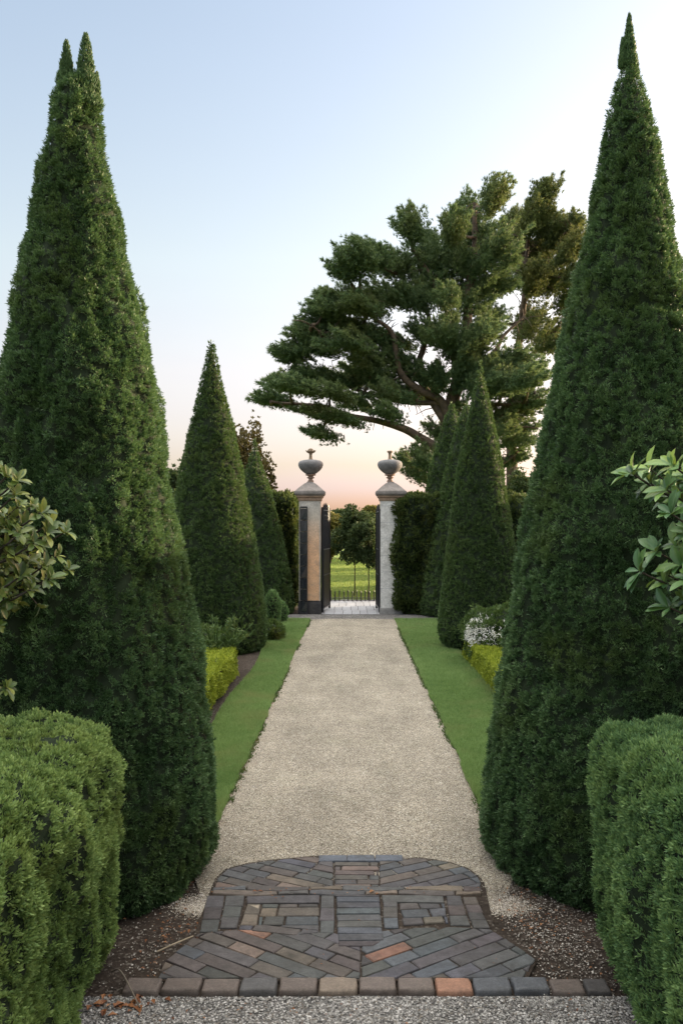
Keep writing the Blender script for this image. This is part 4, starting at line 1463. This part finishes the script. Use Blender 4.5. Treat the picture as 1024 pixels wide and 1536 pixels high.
pads = [(680, 105, 42, 48), (742, 110, 32, 42), (715, 175, 70, 50), (640, 150, 32, 42), (620, 205, 40, 30),
        (760, 265, 62, 50), (700, 280, 90, 45), (780, 325, 48, 30), (650, 250, 60, 45), (720, 340, 80, 25),
        (560, 200, 36, 30), (500, 205, 50, 34), (430, 225, 44, 32), (560, 260, 66, 40), (470, 265, 70, 36), (390, 275, 40, 32),
        (350, 320, 46, 34), (310, 335, 34, 28), (440, 335, 70, 32, .8), (560, 340, 70, 32), (640, 335, 70, 28),
        (300, 400, 56, 34), (380, 400, 64, 34), (262, 395, 20, 18), (470, 390, 40, 22, .7), (530, 380, 40, 22, .7),
        (265, 470, 66, 36), (195, 500, 40, 26), (340, 470, 60, 30), (230, 535, 70, 28), (150, 550, 34, 24), (300, 545, 70, 26), (400, 500, 44, 24, .7), (380, 550, 50, 24, .8),
        (115, 610, 42, 20), (200, 610, 66, 24), (290, 615, 70, 26), (390, 600, 60, 24, .8), (480, 600, 64, 30, .9), (560, 625, 48, 24, .8),
        (95, 690, 48, 13), (160, 680, 60, 14), (270, 690, 60, 15, .8), (350, 690, 60, 16, .7), (230, 735, 50, 11, .6), (310, 760, 50, 11, .6), (240, 800, 30, 8, .5), (430, 740, 40, 12, .5),
        (440, 680, 60, 18, .7), (510, 660, 50, 20, .7), (590, 530, 60, 32, .9), (540, 490, 44, 24, .7), (620, 480, 44, 26, .7), (650, 550, 46, 34, .9),
        (700, 520, 50, 40), (740, 460, 34, 34, .8), (700, 600, 50, 30, .8), (760, 600, 50, 34, .9), (800, 560, 40, 26, .8), (840, 600, 50, 30, .9), (800, 640, 56, 34), (840, 700, 60, 32), (780, 730, 50, 28),
        (800, 810, 50, 24, .5), (850, 770, 34, 26, .5), (820, 860, 30, 20, .4), (540, 860, 36, 18, .6), (505, 865, 22, 16, .5), (560, 890, 34, 14, .6), (525, 905, 24, 10, .5), (600, 760, 40, 24, .6), (640, 720, 40, 30, .7), (760, 660, 50, 30), (820, 660, 50, 26), (700, 660, 46, 30), (760, 780, 40, 24, .6), (700, 740, 46, 30, .7), (600, 420, 40, 22, .5), (680, 400, 50, 26, .7), (770, 400, 40, 26, .7), (250, 440, 40, 26), (350, 440, 60, 26), (440, 560, 60, 20, .7), (420, 640, 50, 18, .8), (330, 590, 60, 24), (470, 490, 40, 22, .7), (590, 600, 40, 24, .8), (700, 560, 50, 36), (660, 620, 40, 34)]
pine('large spreading pine whose long low bough reaches left above the gate pillars', (bx, YP), YP, limbs, pads, M['pine'], 500)
YQ = 34.0
bq = at(775, 0, YQ)[0]
limbs2 = [
    ([(772, 850), (768, 720), (766, 660), (772, 580), (780, 514), (788, 440), (793, 377), (800, 320)], .26, .05, .3),
    ([(776, 560), (800, 530), (835, 500), (850, 470)], .12, .03, .3),
    ([(786, 450), (815, 420), (835, 380), (850, 350)], .10, .03, -.5),
    ([(790, 400), (770, 370), (765, 340)], .07, .03, .5),
]
pads2 = [(840, 115, 34, 36), (892, 95, 28, 32), (860, 165, 50, 34), (925, 150, 32, 22), (945, 205, 46, 22), (900, 215, 50, 30), (972, 185, 16, 20), (835, 230, 36, 26),
         (880, 290, 64, 36), (950, 280, 40, 36), (920, 335, 50, 26), (860, 350, 44, 26, .8), (810, 200, 20, 30, .8),
         (880, 420, 60, 40, .45), (930, 470, 44, 36, .45), (850, 490, 44, 36, .4), (950, 410, 26, 34, .5), (960, 350, 24, 24, .8), (900, 540, 50, 26, .5)]
pads2 = [tuple(p[:2]) + (p[2] * 1.12, p[3] * 1.1, (p[4] if len(p) > 4 else 1) * 1.5) for p in pads2]
pine('thinner warm toned pine behind and right of the spreading one', (bq, YQ), YQ, limbs2, pads2, M['pine_warm'], 520)

# trees off to the right and left that shade the garden at this low sun
shade = [(14, 41.1, 5.2, 1.15, 'narrow park tree far right of the lawn, behind the tall yew'), (14, 35.3, 5.4, 1.6, 'round park tree to the right of the lawn, nearer than the narrow one'),
         (14, 29.3, 5.0, 1.7, 'park tree nearest the garden on the right of the lawn'), (17, 51.5, 7.0, 3.6, 'largest park tree on the far right of the lawn')]
for i, (X, Y, H, R, lab) in enumerate(shade):
    broad_tree('park_tree', lab, X, Y, H, R, M['tree_green'], .5, .12, 480 + i, 500, .26, .2, 'trees beside the park lawn', 18)

# ------------------------------------------------------------------ light, sky, camera
ZENITH_FILL = (8.7, 8.45, 7.9)
EL, AZ = math.radians(7.0), math.radians(62)      # azimuth from +Y towards +X
w = bpy.data.worlds.new('World'); SC.world = w
w.use_nodes = True
nt = w.node_tree; nt.nodes.clear()
sky = nt.nodes.new('ShaderNodeTexSky')
sky.sky_type = 'NISHITA'; sky.sun_disc = False
sky.sun_elevation = EL; sky.sun_rotation = AZ
sky.air_density = 1.0; sky.dust_density = 1.6; sky.ozone_density = 1.5
bg = nt.nodes.new('ShaderNodeBackground'); bg.inputs[1].default_value = .15
out = nt.nodes.new('ShaderNodeOutputWorld')
wb = NB(nt)
gen = wb.n('ShaderNodeTexCoord').outputs['Generated']
sx_ = wb.n('ShaderNodeSeparateXYZ'); nt.links.new(gen, sx_.inputs[0])
cm_ = wb.n('ShaderNodeMapping'); cm_.inputs['Scale'].default_value = (1.2, 1.2, 7); nt.links.new(gen, cm_.inputs[0])
cirrus = wb.noise(2.2, 5, .55, cm_.outputs[0])
zz_ = wb.math('ADD', sx_.outputs[2], wb.math('MULTIPLY', wb.math('SUBTRACT', cirrus, .5), .035))
hue = wb.ramp(zz_, [(0.0, (.72, .60, .98)), (.038, (.72, .63, 1.10)), (.069, (.77, .625, .775)), (.174, (1.20, .87, .84)), (.287, (1.46, 1.11, .94)), (.52, (1.58, 1.24, 1.09)), (1.0, (1.5, 1.2, 1.08))])
c_ = wb.mix(1.0, sky.outputs[0], hue, 'MULTIPLY')
# extra brightness added overhead, out of the frame, to fill the garden with light
zenith_fill = wb.ramp(sx_.outputs[2], [(.58, 0), (.86, 1)])
c_ = wb.mix(zenith_fill, c_, ZENITH_FILL)
nt.links.new(c_, bg.inputs[0]); nt.links.new(bg.outputs[0], out.inputs[0])

sd = bpy.data.lights.new('sun', 'SUN'); sd.energy = 3.9; sd.angle = math.radians(.6); sd.color = (1, .80, .52)
so = bpy.data.objects.new('sun', sd); COL.objects.link(so)
S = Vector((math.sin(AZ) * math.cos(EL), math.cos(AZ) * math.cos(EL), math.sin(EL)))
so.rotation_euler = (-S).to_track_quat('-Z', 'Y').to_euler()
so.location = S * 40

cd = bpy.data.cameras.new('camera'); co_ = bpy.data.objects.new('camera', cd); COL.objects.link(co_)
co_.location = (0, 0, CAM_H); co_.rotation_euler = (math.pi / 2, 0, 0)
cd.sensor_fit = 'VERTICAL'; cd.sensor_height = 36; cd.sensor_width = 24
cd.lens = 36 * F / 1536
cd.shift_x = -(CX - 512) / 1536; cd.shift_y = (CY - 768) / 1536
cd.clip_end = 3000; cd.clip_start = .05
SC.camera = co_
SC.view_settings.view_transform = 'Standard'; SC.view_settings.look = 'None'
SC.view_settings.gamma = 1; SC.view_settings.use_curve_mapping = False
SC.view_settings.exposure = 1.71
SC.cycles.max_bounces = 6
